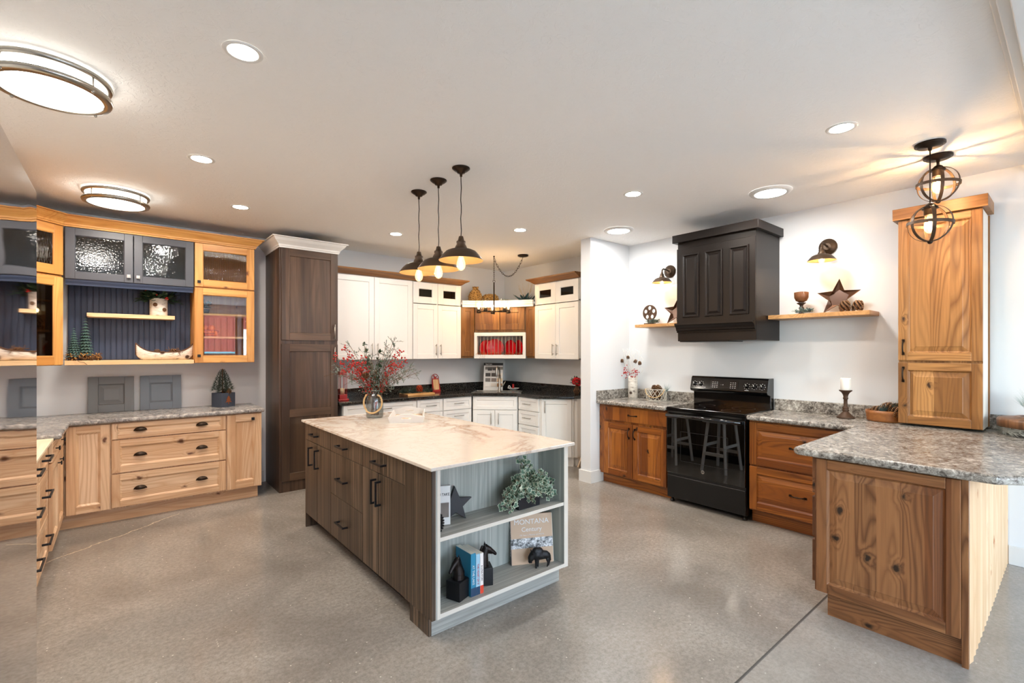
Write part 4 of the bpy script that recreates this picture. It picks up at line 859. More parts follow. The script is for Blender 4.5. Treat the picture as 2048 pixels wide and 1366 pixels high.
def stem(dx, dz, dy, kind):
    p = [CR @ Vector((rb.uniform(-.03, .03), rb.uniform(-.03, .03), .02)), Vector((0, 0, .24)), CR @ Vector((dx*.45, dy*.5, .24+(dz-.24)*.5)), CR @ Vector((dx, dy, dz))]
    pts = []
    for i in range(9):
        u = i/8; a = (1-u)**3; c = 3*u*(1-u)**2; d = 3*u*u*(1-u); e = u**3; pts.append(p[0]*a+p[1]*c+p[2]*d+p[3]*e)
    stems.tube(pts, [.0028]*4+[.002]*5, 5)
    for i in range(3, 9):
        q = pts[i]; dr = (pts[i]-pts[i-1]).normalized()
        for _ in range(5 if kind != 'berry' else 9):
            o = (dr*.5+Vector((rb.gauss(0, 1), rb.gauss(0, 1), rb.gauss(0, 1))).normalized()*.9).normalized()
            if kind == 'berry':
                e = q+o*rb.uniform(.015, .05); stems.tube([q, e], .0009, 4); berr.ball(e, rb.uniform(.0055, .0085), u=7, v=5)
            elif kind == 'sprig':
                e = q+o*rb.uniform(.03, .085); stems.tube([q, e], .0009, 4)
                for w in range(6): f = q.lerp(e, .3+.14*w); leafq(leaves, f, o+Vector((rb.uniform(-1, 1), rb.uniform(-1, 1), rb.uniform(-.6, 1))), rb.uniform(.012, .022), .004, 0)
            else: leafq(leaves, q, o, rb.uniform(.03, .05), rb.uniform(.009, .014), 1)
for dx, dz, dy, k in ((-.33, .52, 0, 'berry'), (-.27, .58, .05, 'berry'), (-.2, .5, -.06, 'berry'), (-.13, .45, -.08, 'berry'), (-.08, .5, -.05, 'berry'), (.22, .56, 0, 'berry'), (.24, .48, .06, 'berry'), (.19, .44, -.05, 'berry'), (-.22, .40, -.05, 'berry'),
    (-.34, .45, .05, 'sprig'), (-.30, .38, -.04, 'sprig'), (-.24, .62, .08, 'sprig'), (.1, .62, 0, 'sprig'), (.15, .66, .05, 'sprig'), (.18, .6, -.04, 'sprig'), (.30, .42, 0, 'sprig'), (.34, .38, .04, 'sprig'), (.26, .36, -.08, 'sprig'), (.22, .42, .1, 'sprig'), (-.12, .55, .1, 'sprig'), (0, .52, -.1, 'sprig'), (.05, .42, -.12, 'sprig'), (-.16, .36, -.1, 'sprig'), (.14, .36, -.1, 'sprig'), (.12, .5, .1, 'sprig'),
    (-.1, .64, .02, 'leaf'), (-.04, .5, -.02, 'leaf'), (.03, .56, .03, 'leaf'), (0, .44, .06, 'leaf'), (.08, .48, -.06, 'leaf')): stem(dx, dz, dy, k)
stems.tube([CR @ Vector((0, 0, .3)), CR @ Vector((-.2, 0, .42)), CR @ Vector((-.42, -.05, .36))], .0013, 4)
stems.build('stems', M_TWIG, t); leaves.build('leaves', [M_SAGE, M_LEAF], t, recalc=False); berr.build('berries', M_RED, t)['kind'] = 'stuff'; cone(CR @ Vector((-.06, -.09, .36)), .8, rot=(1.2, .2, 0), parent=t)
# serving tray
t = thing('serving_tray', 'white wooden serving tray with handle slots and a patterned base on the island', 'tray', (1.90, 3.683, .895), R(-30)); a, c = .127, .245
B().box(-a, -c, 0, a, c, .008).build('base', M_WHITE, t)
m = NT('map_pattern'); v = m.coords((1, 1, 1)); m.set(m.ramp(m.noise(v, 14, 5, .7), [(.35, hx('8A6848')), (.5, hx('C9AE92')), (.62, hx('EDE2D4'))]), .5); B().box(-a+.012, -c+.012, .008, a-.012, c-.012, .010).build('patterned_base', m.m, t)
for s in (-1, 1): b = B(); b.prism([(s*a*.96, 0), (s*(a+.012), .05), (s*(a+.006), .05), (s*(a*.96-.008), 0)], -c, c, M=Matrix.Rotation(R(90), 4, 'X')); b.build('side', M_WHITE, t)
for s in (-1, 1):
    ol = [(-a-.004, 0), (a+.004, 0), (a+.018, .05), (.07, .062), (.04, .074), (-.04, .074), (-.07, .062), (-a-.018, .05)]
    hole = [(-.035, .032), (.035, .032), (.042, .039), (.035, .046), (-.035, .046), (-.042, .039)]
    flat('end_board', [ol, hole], .010, M_WHITE, t, loc=(0, s*c, 0), rot=(R(-s*-12) if 0 else R(12*s)*-1, 0, 0))

# island bookcase, upper shelf (top z .522) and lower shelf (top z .137)
U, Lw = .522, .137
IVP = (1.915, 2.185, U)
t = thing('potted_ivy', 'variegated ivy with cream edged leaves in a black pot on the upper island shelf', 'potted plant', IVP)
B().box(-.085, -.045, 0, .085, .05, .075).build('pot', plain('black_pot', '15171C', .35), t, bevel=.004)
b = B(); st = B(); ri = random.Random(11)
def ivy(b, p, d, s):
    d = d.normalized(); n = Vector((ri.gauss(0, .5), -1+ri.gauss(0, .5), .6+ri.gauss(0, .4))).normalized(); n = (n-d*n.dot(d)); n.normalize(); x = d.cross(n)
    ol = [(0, 0), (.5, -.12), (.62, .2), (.8, .42), (.42, .55), (.0, 1.05), (-.42, .55), (-.8, .42), (-.62, .2), (-.5, -.12)]
    def mk(k, off, mi):
        v = [b.bm.verts.new(p+(x*q[0]*k+d*((q[1]-.4)*k+.4))*s+n*(off+.08*s*abs(q[0]))) for q in ol]; c = b.bm.verts.new(p+d*.35*s+n*off)
        for i in range(10): b.bm.faces.new((v[i], v[(i+1) % 10], c)).material_index = mi
    mk(1, 0, 1); mk(.76, .0014, 0)
for k in range(60):
    q_ = random.Random(k+3); ang = k*2.4; sp_ = .35+.65*q_.random(); ex_ = .225*math.cos(ang)*sp_; top = Vector((ex_+.02, .07*math.sin(ang)*sp_-.025, .02+(.20*q_.random()+.03)*(1-.55*abs(ex_)/.2)))
    if k < 5: top = Vector((-.05+.025*k, -.0, .31-.025*k))
    p0 = Vector((.04*math.cos(ang), .02*math.sin(ang), .07)); md = p0.lerp(top, .5)+Vector((0, 0, .06)); pp = [p0*(1-u)**2+md*2*u*(1-u)+top*u*u for u in [i/6 for i in range(7)]]
    if top.y > .06: pass
    st.tube(pp, .0018, 5)
    for i in range(2, 7):
        for _ in range(3): d = Vector((ri.gauss(0, 1), ri.gauss(-.3, .7), ri.gauss(.1, .8))); ivy(b, pp[i]+d.normalized()*.016, d, ri.uniform(.017, .028))
st.build('vines', M_TWIG, t); b.build('leaves', [M_IVY, M_IVYE], t, recalc=False)
t = flat('black_star', [starp(.094, .042)], .036, M_BLK, bev=.003, loc=(1.472, 2.285, U+.077), rot=(R(-8), 0, R(-20))); tag(t, 'black wooden star standing on the upper island shelf', 'star ornament')
t = thing('paperback_book', 'white book with black letters standing at the left of the upper island shelf', 'book', (1.335, 2.24, U), R(-22))
B().box(-.068, 0, 0, .068, .022, .212).build('cover', M_WHITE, t); text('ART DU TAKE', .022, M_INK, t, (.008, -.001, .165), name='title', sx=.8); text('LAST', .022, M_INK, t, (-.01, -.001, .135), name='title', sx=.7); B().box(.015, -.0006, .04, .06, 0, .12).build('cover_picture', plain('cover_photo_grey', '6E655E', .5, var=.7), t)
b = B(); b.ball((0, 0, .062), .055, u=16, v=12, sz=1.12)
for i in range(150): f = math.acos(1-2*(i+.5)/150); a = i*2.39996; b.ball((.058*math.sin(f)*math.cos(a), .058*math.sin(f)*math.sin(a), .062+.064*math.cos(f)), .0062, u=6, v=4)
o = b.build('beaded_cone_ornament', M_IRON, loc=(1.262, 2.15, U), rot=(0, 0, 0)); o.scale = (.8, .8, .9); tag(o, 'black beaded cone ornament in front of the white book on the upper shelf', 'ornament')
# lower shelf: large book, bison, bookends, three books
t = thing('hardcover_book', 'tan hardcover book titled Montana Century leaning on the lower island shelf', 'book', (2.0, 2.205, Lw), R(-26.5)); t.rotation_euler[0] = R(-9)
B().box(-.136, 0, 0, .136, .028, .30).build('cover', plain('tan_cover', 'C2A488', .5), t, bevel=.001); B().box(-.134, .003, .003, .139, .025, .297).build('pages', M_PAPER, t)
B().box(-.139, -.001, -.0, -.136, .029, .30).build('spine', plain('dark_spine', '17161A', .4), t); text('MONTANA CENTURY', .022, M_WHITE, t, (-.1395, .014, .15), (R(90), R(90), R(-90)), 'spine_title', sx=.9)
text('MONTANA', .043, M_WHITE, t, (0, -.001, .253), name='title', sx=1.05); text('Century', .038, M_WHITE, t, (0, -.001, .207), name='title', sx=1.05); text('100 Years in Pictures and Words', .012, M_WHITE, t, (0, -.001, .174), name='title')
B().box(-.136, -.0006, .095, .136, 0, .155).build('cover_picture', plain('old_photo_grey', '8F8D8B', .5, var=.9), t)
m = NT('old_photograph'); v = m.coords((1, 1, 1)); m.set(m.ramp(m.noise(v, 45, 6, .8), [(.42, (.03, .03, .03)), (.5, (.35, .35, .35)), (.6, (.85, .85, .85))]), .5); bpy.data.objects['cover_picture.001'].data.materials[0] = m.m
bc = [((-.03, 0, .075), .032, (.035, 0, .07), .024), ((-.035, 0, .092), .028, (-.01, 0, .09), .028), ((-.055, 0, .078), .024, (-.068, 0, .062), .022), ((-.07, 0, .06), .018, (-.076, 0, .042), .012), ((-.07, 0, .048), .010, (-.066, 0, .034), .006),
  ((.05, 0, .066), .018, (.06, 0, .05), .012), ((-.032, -.008, .05), .013, (-.036, -.01, .004), .006), ((-.02, .008, .05), .013, (-.018, .01, .004), .006), ((.045, -.008, .045), .012, (.05, -.01, .026), .008), ((.05, -.01, .026), .008, (.042, -.01, .004), .005), ((.055, .008, .045), .012, (.064, .01, .026), .007), ((.064, .01, .026), .007, (.058, .01, .004), .005),
  ((.066, 0, .062), .005, (.07, 0, .035), .004), ((-.06, -.02, .088), .005, (-.062, -.028, .1), .003), ((-.06, .02, .088), .005, (-.062, .028, .1), .003)]
o = blob('bison_figurine', bc, .0028, M_IRON, loc=(2.005, 2.138, Lw), rot=(0, 0, R(-24)), sm=3); o.scale = (.93, .8, 1.05); tag(o, 'black cast iron bison figurine in front of the tan Montana book', 'figurine')
hc = [((0, 0, .0), .036, (.0, 0, .03), .034), ((0, 0, .03), .034, (.008, 0, .07), .024), ((.008, 0, .07), .024, (.018, 0, .098), .020), ((.018, 0, .1), .019, (.04, 0, .088), .016), ((.04, 0, .088), .015, (.066, 0, .068), .0105), ((.066, 0, .068), .0105, (.074, 0, .06), .0095),
  ((.012, -.009, .112), .006, (.012, -.011, .134), .002), ((.012, .009, .112), .006, (.012, .011, .134), .002), ((-.004, 0, .11), .006, (-.016, 0, .08), .007), ((-.016, 0, .08), .007, (-.03, 0, .04), .008), ((.05, 0, .068), .008, (.036, 0, .074), .010), ((.02, 0, .118), .005, (.03, 0, .108), .004)]
def horse(loc, rz, label):
    t = thing('horse_bookend', label, 'bookend', loc, rz); B().box(-.045, -.045, 0, .045, .045, .10).build('block', M_BLK, t, bevel=.002)
    blob('horse_head', hc, .0028, M_HORSE, t, loc=(-.006, 0, .10), sm=3); return t
h = horse((1.415, 2.165, Lw), R(180), 'black horse head bookend on a block, left of the three books'); h.rotation_euler = (0, 0, R(200))
h = horse((1.618, 2.205, Lw), R(0), 'black horse head bookend on a block, right of the three books'); h.rotation_euler = (0, 0, R(-25))
def novel(x, w, hgt, d, cs, spine, label, tc):
    t = thing('paperback_book', label, 'book', (x, 2.115, Lw)); B().box(0, 0, 0, w, d, hgt).build('cover', plain('book_cover', cs, .4), t, bevel=.001); B().box(.002, .004, .002, w-.002, d+.001, hgt+.0005).build('pages', M_PAPER, t)
    text(spine, w*.62, tc, t, (w/2, -.0006, hgt*.5), (R(90), R(90), 0), 'spine_title', sx=.9); B().box(0, -.0004, .0, w, 0, hgt*.2).build('spine_band', plain('spine_band', 'D8442E' if 'pink' in label else '24405E', .4), t)
novel(1.466, .032, .232, .15, '2E86A8', 'AT THE LAKE', 'thick blue paperback standing beside the left horse bookend', M_WHITE)
novel(1.500, .026, .222, .15, '9CC4D8', 'THE HEART OF IT', 'light blue paperback, middle of the three between the horse bookends', M_RED)
novel(1.528, .022, .220, .15, 'EDE6E2', 'A LONG STORY', 'white and pink paperback standing against the right horse bookend', M_INK)

# stools hidden behind the island, mirrored in the oven door
def stool(loc, rz, label):
    t = thing('counter_stool', label, 'stool', loc, rz); B().box(-.2, -.15, .60, .2, .15, .635).build('seat', M_WHITE, t, bevel=.012)
    for sx in (-1, 1):
        for sy in (-1, 1): B().tube([(sx*.2, sy*.15, 0), (sx*.14, sy*.1, .60)], .02, 4, sm=False).build('leg', M_WHITE, t)
        B().box(sx*.18-.012, -.12, .2, sx*.18+.012, .12, .235).build('stretcher', M_WHITE, t)
    for sy in (-1, 1): B().box(-.16, sy*.125-.01, .3, .16, sy*.125+.01, .33).build('stretcher', M_WHITE, t)
stool((2.55, 3.50, 0), 0, 'white counter stool behind the island, the one nearer the alcove'); stool((2.55, 2.85, 0), 0, 'white counter stool behind the island, the one nearer the bookcase end')

# ---------------------------------------------------------------- left side decorations
def door_sample(x0, x1, m, label, st):
    t = thing('cabinet_door_sample', label, 'door sample', ((x0+x1)/2, 5.83, .898)); t.rotation_euler = (R(-7), 0, 0); w = (x1-x0)/2
    front(t, -w, 0, w, .335, m, st, .072, 'panel'); return t
door_sample(-.222, .112, M_GRP, 'grey cabinet door sample leaning on the wall, left one', 'raised'); door_sample(.158, .487, M_GRB, 'blue grey cabinet door sample leaning on the wall, right one', 'bevel')
t = thing('pine_planter', 'blue wooden planter box with a small pine and pinecones on the left counter', 'planter', (.832, 5.68, .898), R(28)); b = B()
for s in ((-.075, -.075, .075, -.065), (-.075, .065, .075, .075), (-.075, -.065, -.065, .065), (.065, -.065, .075, .065)): b.box(s[0], s[1], 0, s[2], s[3], .145)
b.box(-.065, -.065, 0, .065, .065, .12); b.build('box', plain('navy_wood', '3A4250', .6, var=.2), t, bevel=.002)
tr = [(0, .105), (-.018, .085), (-.008, .087), (-.028, .062), (-.01, .066), (-.036, .036), (-.004, .042), (-.004, .02), (.004, .02), (.004, .042), (.036, .036), (.01, .066), (.028, .062), (.008, .087), (.018, .085)]
flat('tree_cutout', [tr], .002, plain('rust_metal', '8A4A26', .5), t, loc=(0, -.0765, .01)); flat('deer_cutout', [[(-.03, .03), (-.02, .03), (-.018, .055), (.01, .055), (.012, .03), (.02, .03), (.02, .07), (.03, .095), (.02, .105), (.012, .085), (-.03, .08)]], .002, plain('rust_metal_side', '8A4A26', .5), t, loc=(.0765, 0, .01), rot=(0, 0, R(90)))
b = B(); b.tube([(-.01, 0, .12), (-.01, 0, .39)], .006, 6, mi=1); rp = random.Random(5)
for k in range(130):
    u = k/130; zz = .14+.24*u; a = k*2.4; L = .095*(1-u)**.8+.018; d = Vector((math.cos(a), math.sin(a), .35)); needles(b, Vector((-.01, 0, zz))+d*L*.3, d, L*.5, 9, .8, .0016); needles(b, Vector((-.01, 0, zz))+d*L*.75, d, L*.4, 9, .9, .0016)
b.build('pine_tree', [M_NEED, M_TWIG], t, recalc=False)
for q in ((.045, -.02, .13), (.01, -.05, .125), (.045, .03, .13)): cone(q, .75, parent=t)
# twin trees on the niche shelf
def spike(t, x, y, z0, h, r):
    B().tube([(x, y, z0), (x, y, z0+h*.25)], .014, 8).build('trunk', M_TWIG, t); b = B(); L = 13
    for j in range(L):
        u = j/L; zz = z0+h*.2+h*.8*u; rr = r*(1-u)**.9+.008; n = 14
        for k in range(n): a = 2*PI*k/n+j*.37; d = Vector((math.cos(a), math.sin(a), -.75)); leafq(b, Vector((x, y, zz+h*.05)), d, rr*1.25, rr*.25, up=Vector((0, 0, 1)))
    b.build('tree', plain('verdigris_tree', '45605A', .6, var=.3), t, recalc=False)
t = thing('twin_tree_ornament', 'pair of green tabletop trees on pinecone bases on the niche shelf', 'ornament', (-.262, 5.68, 1.388)); spike(t, .03, .03, .0, .385, .065); spike(t, -.045, .0, 0, .29, .055)
b = B(); rt = random.Random(9)
for k in range(60): p = Vector((rt.uniform(-.10, .14), rt.uniform(-.06, .03), rt.uniform(.005, .055))); d = Vector((rt.gauss(0, 1), rt.gauss(0, .6), rt.gauss(.2, .6))).normalized()*.035; b.tube([p-d, p+d*.2+Vector((0, 0, .004)), p+d], .0016, 4)
b.build('twigs', M_TWIG, t); b = B()
for k in range(70): b.ball((rt.uniform(-.10, .13), rt.uniform(-.08, .03), rt.uniform(.006, .065)), .0055, u=6, v=4)
b.build('buds', plain('golden_bud', 'B07F3C', .5), t)
B().tube([(-.03, -.16, .02), (-.0, -.165, -.01), (.03, -.165, -.015), (.05, -.17, -.035)], .002, 5).build('loose_twig', M_TWIG, t)
for q, s in (((.125, -.03, .005), .8), ((.06, -.05, .005), .6)): cone(q, s, parent=t)
# birch canoe
t = thing('birch_canoe', 'birch bark model canoe with pinecones and twigs on the niche shelf', 'model canoe', (.345, 5.66, 1.388))
b = B(); rows = []; n = 24; hl = .225
def sheer(x): return .074+.086*abs(x/hl)**3.6
def keel(x): return .0+.05*(max(0, abs(x/hl)-.72)/.28)**2.2
for i in range(n+1):
    x = -hl+2*hl*i/n; w = .045*(1-abs(x/hl)**2.6)+.003; zt_, zb = sheer(x), keel(x); rows.append([(x, w*math.sin(a), zb+(zt_-zb)*(1-math.cos(a))) if 0 else (x, -w*math.cos(a), zb+(zt_-zb)*(1-math.sin(a)**.7)) for a in [PI*k/10 for k in range(11)]])
vr = [[b.bm.verts.new(p) for p in r] for r in rows]
for r0, r1 in zip(vr, vr[1:]):
    for k in range(10): f = b.bm.faces.new((r0[k], r0[k+1], r1[k+1], r1[k])); f.smooth = True
o = b.build('hull', M_BIRCH, t); md = o.modifiers.new('s', 'SOLIDIFY'); md.thickness = .004
b = B(); 
for s in (0, 10): b.tube([rows[i][s] for i in range(n+1)], .004, 6)
b.tube([rows[i][5] for i in range(n+1)], .003, 6)
for e in (0, n): b.tube([rows[e][0], rows[e][5]], .005, 6)
b.build('gunwale', plain('bark_trim', '5A3A22', .8), t); b = B(); rt = random.Random(4)
for k in range(26): p = Vector((rt.uniform(.03, .12), rt.uniform(-.02, .02), rt.uniform(.05, .10))); d = Vector((rt.gauss(0, 1), rt.gauss(0, .5), rt.gauss(0, .7))).normalized()*.04; b.tube([p-d, p+d], .0022, 5)
b.build('twigs', M_TWIG, t)
for q, s in (((-.06, 0, .03), 1.0), ((.07, 0, .035), 1.0), ((-.02, .0, .025), .8), ((.1, -.0, .03), .9)): cone(q, s, parent=t)
# birch pot
t = thing('birch_pot', 'birch bark pot with dark holly leaves and red berries on the floating shelf', 'potted plant', (.298, 5.765, 1.814)); B().lathe([(.068, 0), (.071, .004), (.071, .165), (.066, .168), (.064, .15)], 36).build('pot', M_BIRCH, t)
b = B(); be = B(); rt = random.Random(6)
for k in range(150):
    a = rt.uniform(0, 2*PI); d = Vector((math.cos(a), math.sin(a)*.55-.2, rt.uniform(-.25, .7))); p = Vector((.04*math.cos(a), .03*math.sin(a), .165))+d.normalized()*rt.uniform(.0, .09); leafq(b, p, d, rt.uniform(.04, .075), rt.uniform(.012, .02))
for s in (-1, 1):
    for k in range(16): p = Vector((s*(.05+.009*k), -.02, .20-.003*k)); 
    for k in range(15):
        p = Vector((s*(.05+.0095*k), -.03, .19-.004*k)); leafq(b, p, Vector((s*.6, -.3, .7)), .03, .006); leafq(b, p, Vector((s*.6, -.3, -.7)), .03, .006)
for q in ((-.11, -.06, .225), (-.095, -.065, .222), (-.1, -.05, .235), (.05, -.1, .165), (.06, -.1, .175), (.065, -.095, .16), (-.02, -.09, .2)): B().ball(q, .008, u=8, v=6).build('berry', M_RED, t)
b.build('leaves', M_LEAF, t, recalc=False)
for x, z in ((-.03, .105), (.042, .06)): B().lathe([(.0195, 0), (.018, .004), (.012, .002), (.006, .005)], 14, M=Matrix.Translation((x, -.0705*math.cos(x/.071), z)) @ Matrix.Rotation(x/.071, 4, 'Z') @ Matrix.Rotation(R(90), 4, 'X')).build('bark_knot', M_TWIG, t)
# inside the glass cabinets
t = thing('small_green_plant', 'small bushy green plant on the top shelf behind the clear glass door', 'potted plant', (.675, 5.72, 1.848)); B().lathe([(.03, 0), (.04, .05)], 20).build('pot', M_BLK, t); b = B(); rt = random.Random(8)
for k in range(200): d = rdir(.0, 1); leafq(b, Vector((0, 0, .06))+d*rt.uniform(.01, .07), d, .03, .007)
b.build('leaves', M_LEAF, t, recalc=False)
t = thing('fruit_basket', 'wire basket of oranges behind the clear glass door', 'basket', (.70, 5.73, 1.618))
b = B()
for z, r in ((.0, .07), (.03, .09), (.06, .10)): b.tube([(r*math.cos(a), r*math.sin(a), z+.004) for a in [2*PI*k/24 for k in range(24)]], .002, 5, closed=True)
for k in range(12): a = 2*PI*k/12; b.tube([(.07*math.cos(a), .07*math.sin(a), .004), (.10*math.cos(a), .10*math.sin(a), .064)], .0015, 4)
b.build('wire_frame', M_BLK, t); M_ORG = plain('orange_peel', 'D9822B', .45)
for k, (q, wh) in enumerate(zip(((-.055, -.04, .036), (.0, -.055, .036), (.05, -.04, .036), (-.02, .02, .036), (.03, .03, .036), (-.03, -.02, .09), (.03, -.03, .09)), ('leftmost orange of the lower layer', 'front middle orange of the lower layer', 'rightmost orange of the lower layer', 'back left orange of the lower layer', 'back right orange of the lower layer', 'left orange of the top pair', 'right orange of the top pair'))): tag(B().ball(Vector((.70, 5.73, 1.618))+Vector(q), .032, u=16, v=10).build('orange', M_ORG), wh+' in the wire fruit basket', 'orange', 'oranges in the wire basket')
cone((-.52, 5.50, 1.648), 1.5, 'dark pinecone on a shelf behind the corner glass door', (0, 0, 0))

# ---------------------------------------------------------------- alcove decorations
t = thing('red_lantern', 'red metal candle lantern beside the dark pantry on the black counter', 'lantern', (1.985, 5.47, .902)); s = .06
b = B(); b.prism([(-s, -s), (s, -s), (s, s), (-s, s)], 0, .02).prism([(-.045, -.045), (.045, -.045), (.045, .045), (-.045, .045)], .02, .07); b.build('base', M_REDM, t, bevel=.004)
b = B()
for x in (-.04, 0, .04):
    for y in (-.04, .04): b.tube([(x, y, .07), (x, y, .30)], .003, 6)
for x in (-.04, .04): b.tube([(x, 0, .07), (x, 0, .30)], .003, 6)
b.build('bars', M_REDM, t); B().lathe([(.05, .295), (.055, .30), (.055, .325), (.04, .345), (.02, .355), (.008, .37)], 4, M=Matrix.Rotation(R(45), 4, 'Z'), sm=False).build('roof', M_REDM, t)
B().tube([(.035*math.cos(a), 0, .375+.05*math.sin(a)) for a in [PI*k/10 for k in range(11)]], .003, 6).build('handle', M_REDM, t); B().lathe([(.025, .07), (.025, .14)], 18).build('candle', plain('cream_candle', 'E8D8B0', .5), t)
t = thing('cutting_board', 'wooden cutting board lying on the black counter', 'cutting board', (2.98, 5.52, .902), R(3)); B().box(-.20, -.11, 0, .20, .11, .028).build('board', wood('maple_board', 'A8743C', 'C99658', 'DEB27A', 'X', knots=.1), t, bevel=.004); B().box(-.203, -.11, .002, -.2, .11, .026).build('end_grain', M_TWIG, t)
t = thing('pine_garland', 'sprig of dark pine lying on the cutting board', 'pine sprig', (2.98, 5.53, .93)); b = B(); rt = random.Random(2)
b.tube([(-.2, 0, .01), (.2, .0, .012)], .003, 5, mi=1)
for k in range(46): needles(b, (rt.uniform(-.19, .2), rt.uniform(-.03, .03), .012), (rt.choice((-1, 1)), rt.uniform(-1, .5), .45), .10, 16, .6, .002)
b.build('needles', [M_NEED, M_TWIG], t, recalc=False)
M_CR = plain('red_pinecone_paint', 'A8401E', .5); CRED = cone_mesh('red_cone', .045, .07, mat=M_CR); o = cone((3.0, 5.50, .945), 1.0, 'orange red artificial pinecone resting on the pine sprig', (0, 0, 0), me=CRED, name='red_pinecone')
t = thing('rooster_board', 'small red framed board with a rooster cut-out standing on the black counter', 'serving board', (3.42, 5.78, .902)); t.rotation_euler = (R(-10), 0, 0)
ar = [(-.065, 0), (.065, 0), (.055, .18)]+[(.05*math.cos(a), .19+.055*math.sin(a)) for a in [PI*k/10 for k in range(11)]]+[(-.055, .18)]
flat('board', [[(-.065, 0), (.065, 0), (.052, .19), (-.052, .19)]], .016, M_REDM, t); B().box(-.043, -.011, .03, .043, -.008, .175).build('panel', wood('tan_panel', 'B88A58', 'D0A472', 'E2BC8C', 'Z', knots=0), t)
B().tube([(.055*math.cos(a), 0, .19+.06*math.sin(a)) for a in [PI*k/12 for k in range(13)]], .005, 6).build('arch', M_REDM, t)
flat('rooster', [[(-.006, .178), (.006, .178), (.008, .19), (.02, .20), (.028, .225), (.018, .222), (.01, .21), (-.002, .212), (-.008, .228), (-.012, .24), (-.02, .236), (-.03, .226), (-.022, .222), (-.022, .2), (-.01, .19)]], .006, M_REDM, t)
# sample board, sink, tap
t = thing('sink_sample_board', 'white display board of sink colour swatches behind the alcove sink', 'display board', (4.20, 5.50, .902), DA+R(-2)); t.rotation_euler[0] = R(-6); w = .145
B().box(-w, 0, 0, w, .012, .40).build('board', plain('display_board', 'DAD8D4', .4), t); B().box(-w, -.001, .36, w, 0, .40).build('header', M_INK, t); text('karran', .038, M_WHITE, t, (-.07, -.0015, .38), name='header_letters')
b = B().box(-w+.02, -.0012, .30, w, 0, .345).build('sink_picture', plain('picture_grey', '77716C', .5, var=.5), t); b = B(); b.box(-.085, -.0016, .285, -.02, 0, .325).box(-.01, -.0016, .29, .06, 0, .325); b.build('sink_pictures', plain('picture_dark', '3A3A3C', .5), t)
for i, (c0, c1, c2) in enumerate((('1C1C1C', '2E241E', 'E8DED2'), ('6E6864', '7C6E66', 'D8BE98'), ('E2E0DC', 'D2C8BC', '9C7246'))):
    for j, cc in enumerate((c0, c1, c2)): x = -w+.03+j*.088; z = .20-i*.075; B().box(x, -.008, z-.0, x+.074, 0, z+.05).build('swatch', plain('swatch_'+cc.lower(), cc, .35), t)
t = thing('kitchen_sink', 'stainless steel sink set in the black granite corner counter', 'sink', (4.05, 5.20, .902), SA)
b = B(); b.box(-.34, -.16, 0, .34, -.13, .008).box(-.34, .16, 0, .34, .19, .008).box(-.34, -.13, 0, -.31, .16, .008).box(.31, -.13, 0, .34, .16, .008).box(-.015, -.13, -.0, .015, .16, .008); b.build('rim', M_SS, t, bevel=.003); B().box(-.31, -.13, .0002, .31, .16, .0012).build('basin', plain('basin_steel', '8A8782', .25, metal=1), t)
t = thing('kitchen_faucet', 'brushed nickel pull-down faucet at the alcove sink', 'faucet', (4.20, 5.34, .910), SA)
b = B(); b.lathe([(.026, 0), (.026, .006), (.02, .02), (.017, .06), (.016, .22)], 20); b.tube([(0, 0, .2), (0, 0, .28), (-.01, -.03, .33), (-.02, -.06, .335), (-.03, -.09, .31)], [.013]*5, 12); b.build('body', M_NIK, t)
B().lathe([(.014, 0), (.017, -.05), (.02, -.12), (.018, -.13)], 18, M=Matrix.Translation((-.032, -.1, .335))).build('spray_head', M_NIK, t); B().tube([(0, 0, .05), (.05, -.02, .07), (.085, -.03, .13)], [.010, .008, .006], 10).build('lever', M_NIK, t)
t = thing('candle_dish', 'white dish with a red candle and a small ribbon on the black counter', 'candle dish', (4.42, 5.30, .902)); B().lathe([(.03, 0), (.05, .008), (.085, .03), (.09, .034), (.08, .03), (.045, .012)], 28).build('dish', M_WHITE, t); B().lathe([(.016, .012), (.015, .09)], 16).build('candle', M_REDM, t)
B().tube([(-.075+.018*math.cos(a), -.0, .05+.02*math.sin(a)) for a in [2*PI*k/12 for k in range(12)]], .006, 6, closed=True).build('ribbon', M_WHITE, t)
t = thing('red_fruit_topiary', 'red glass fruit cluster on a dark twig stand beside the partition', 'ornament', (4.60, 4.22, .902)); b = B()
for k in range(14): d = rdir(-.8, 1); b.ball(Vector((0, 0, .17))+d*.04, .028, u=12, v=8)
b.build('fruit', M_REDG, t); b = B()
for k in range(14): a = k*1.9; b.tube([(.02*math.cos(a), .02*math.sin(a), 0.002), (.045*math.cos(a+1), .045*math.sin(a+1), .05), (.015*math.cos(a+2), .015*math.sin(a+2), .12)], .004, 5)
b.build('twig_stand', M_TWIG, t); b = B()
for k in range(40): d = rdir(-.5, 1); leafq(b, Vector((-.02, .0, .17))+d*.045, d, .04, .012)
b.build('leaves', M_LEAF, t, recalc=False)
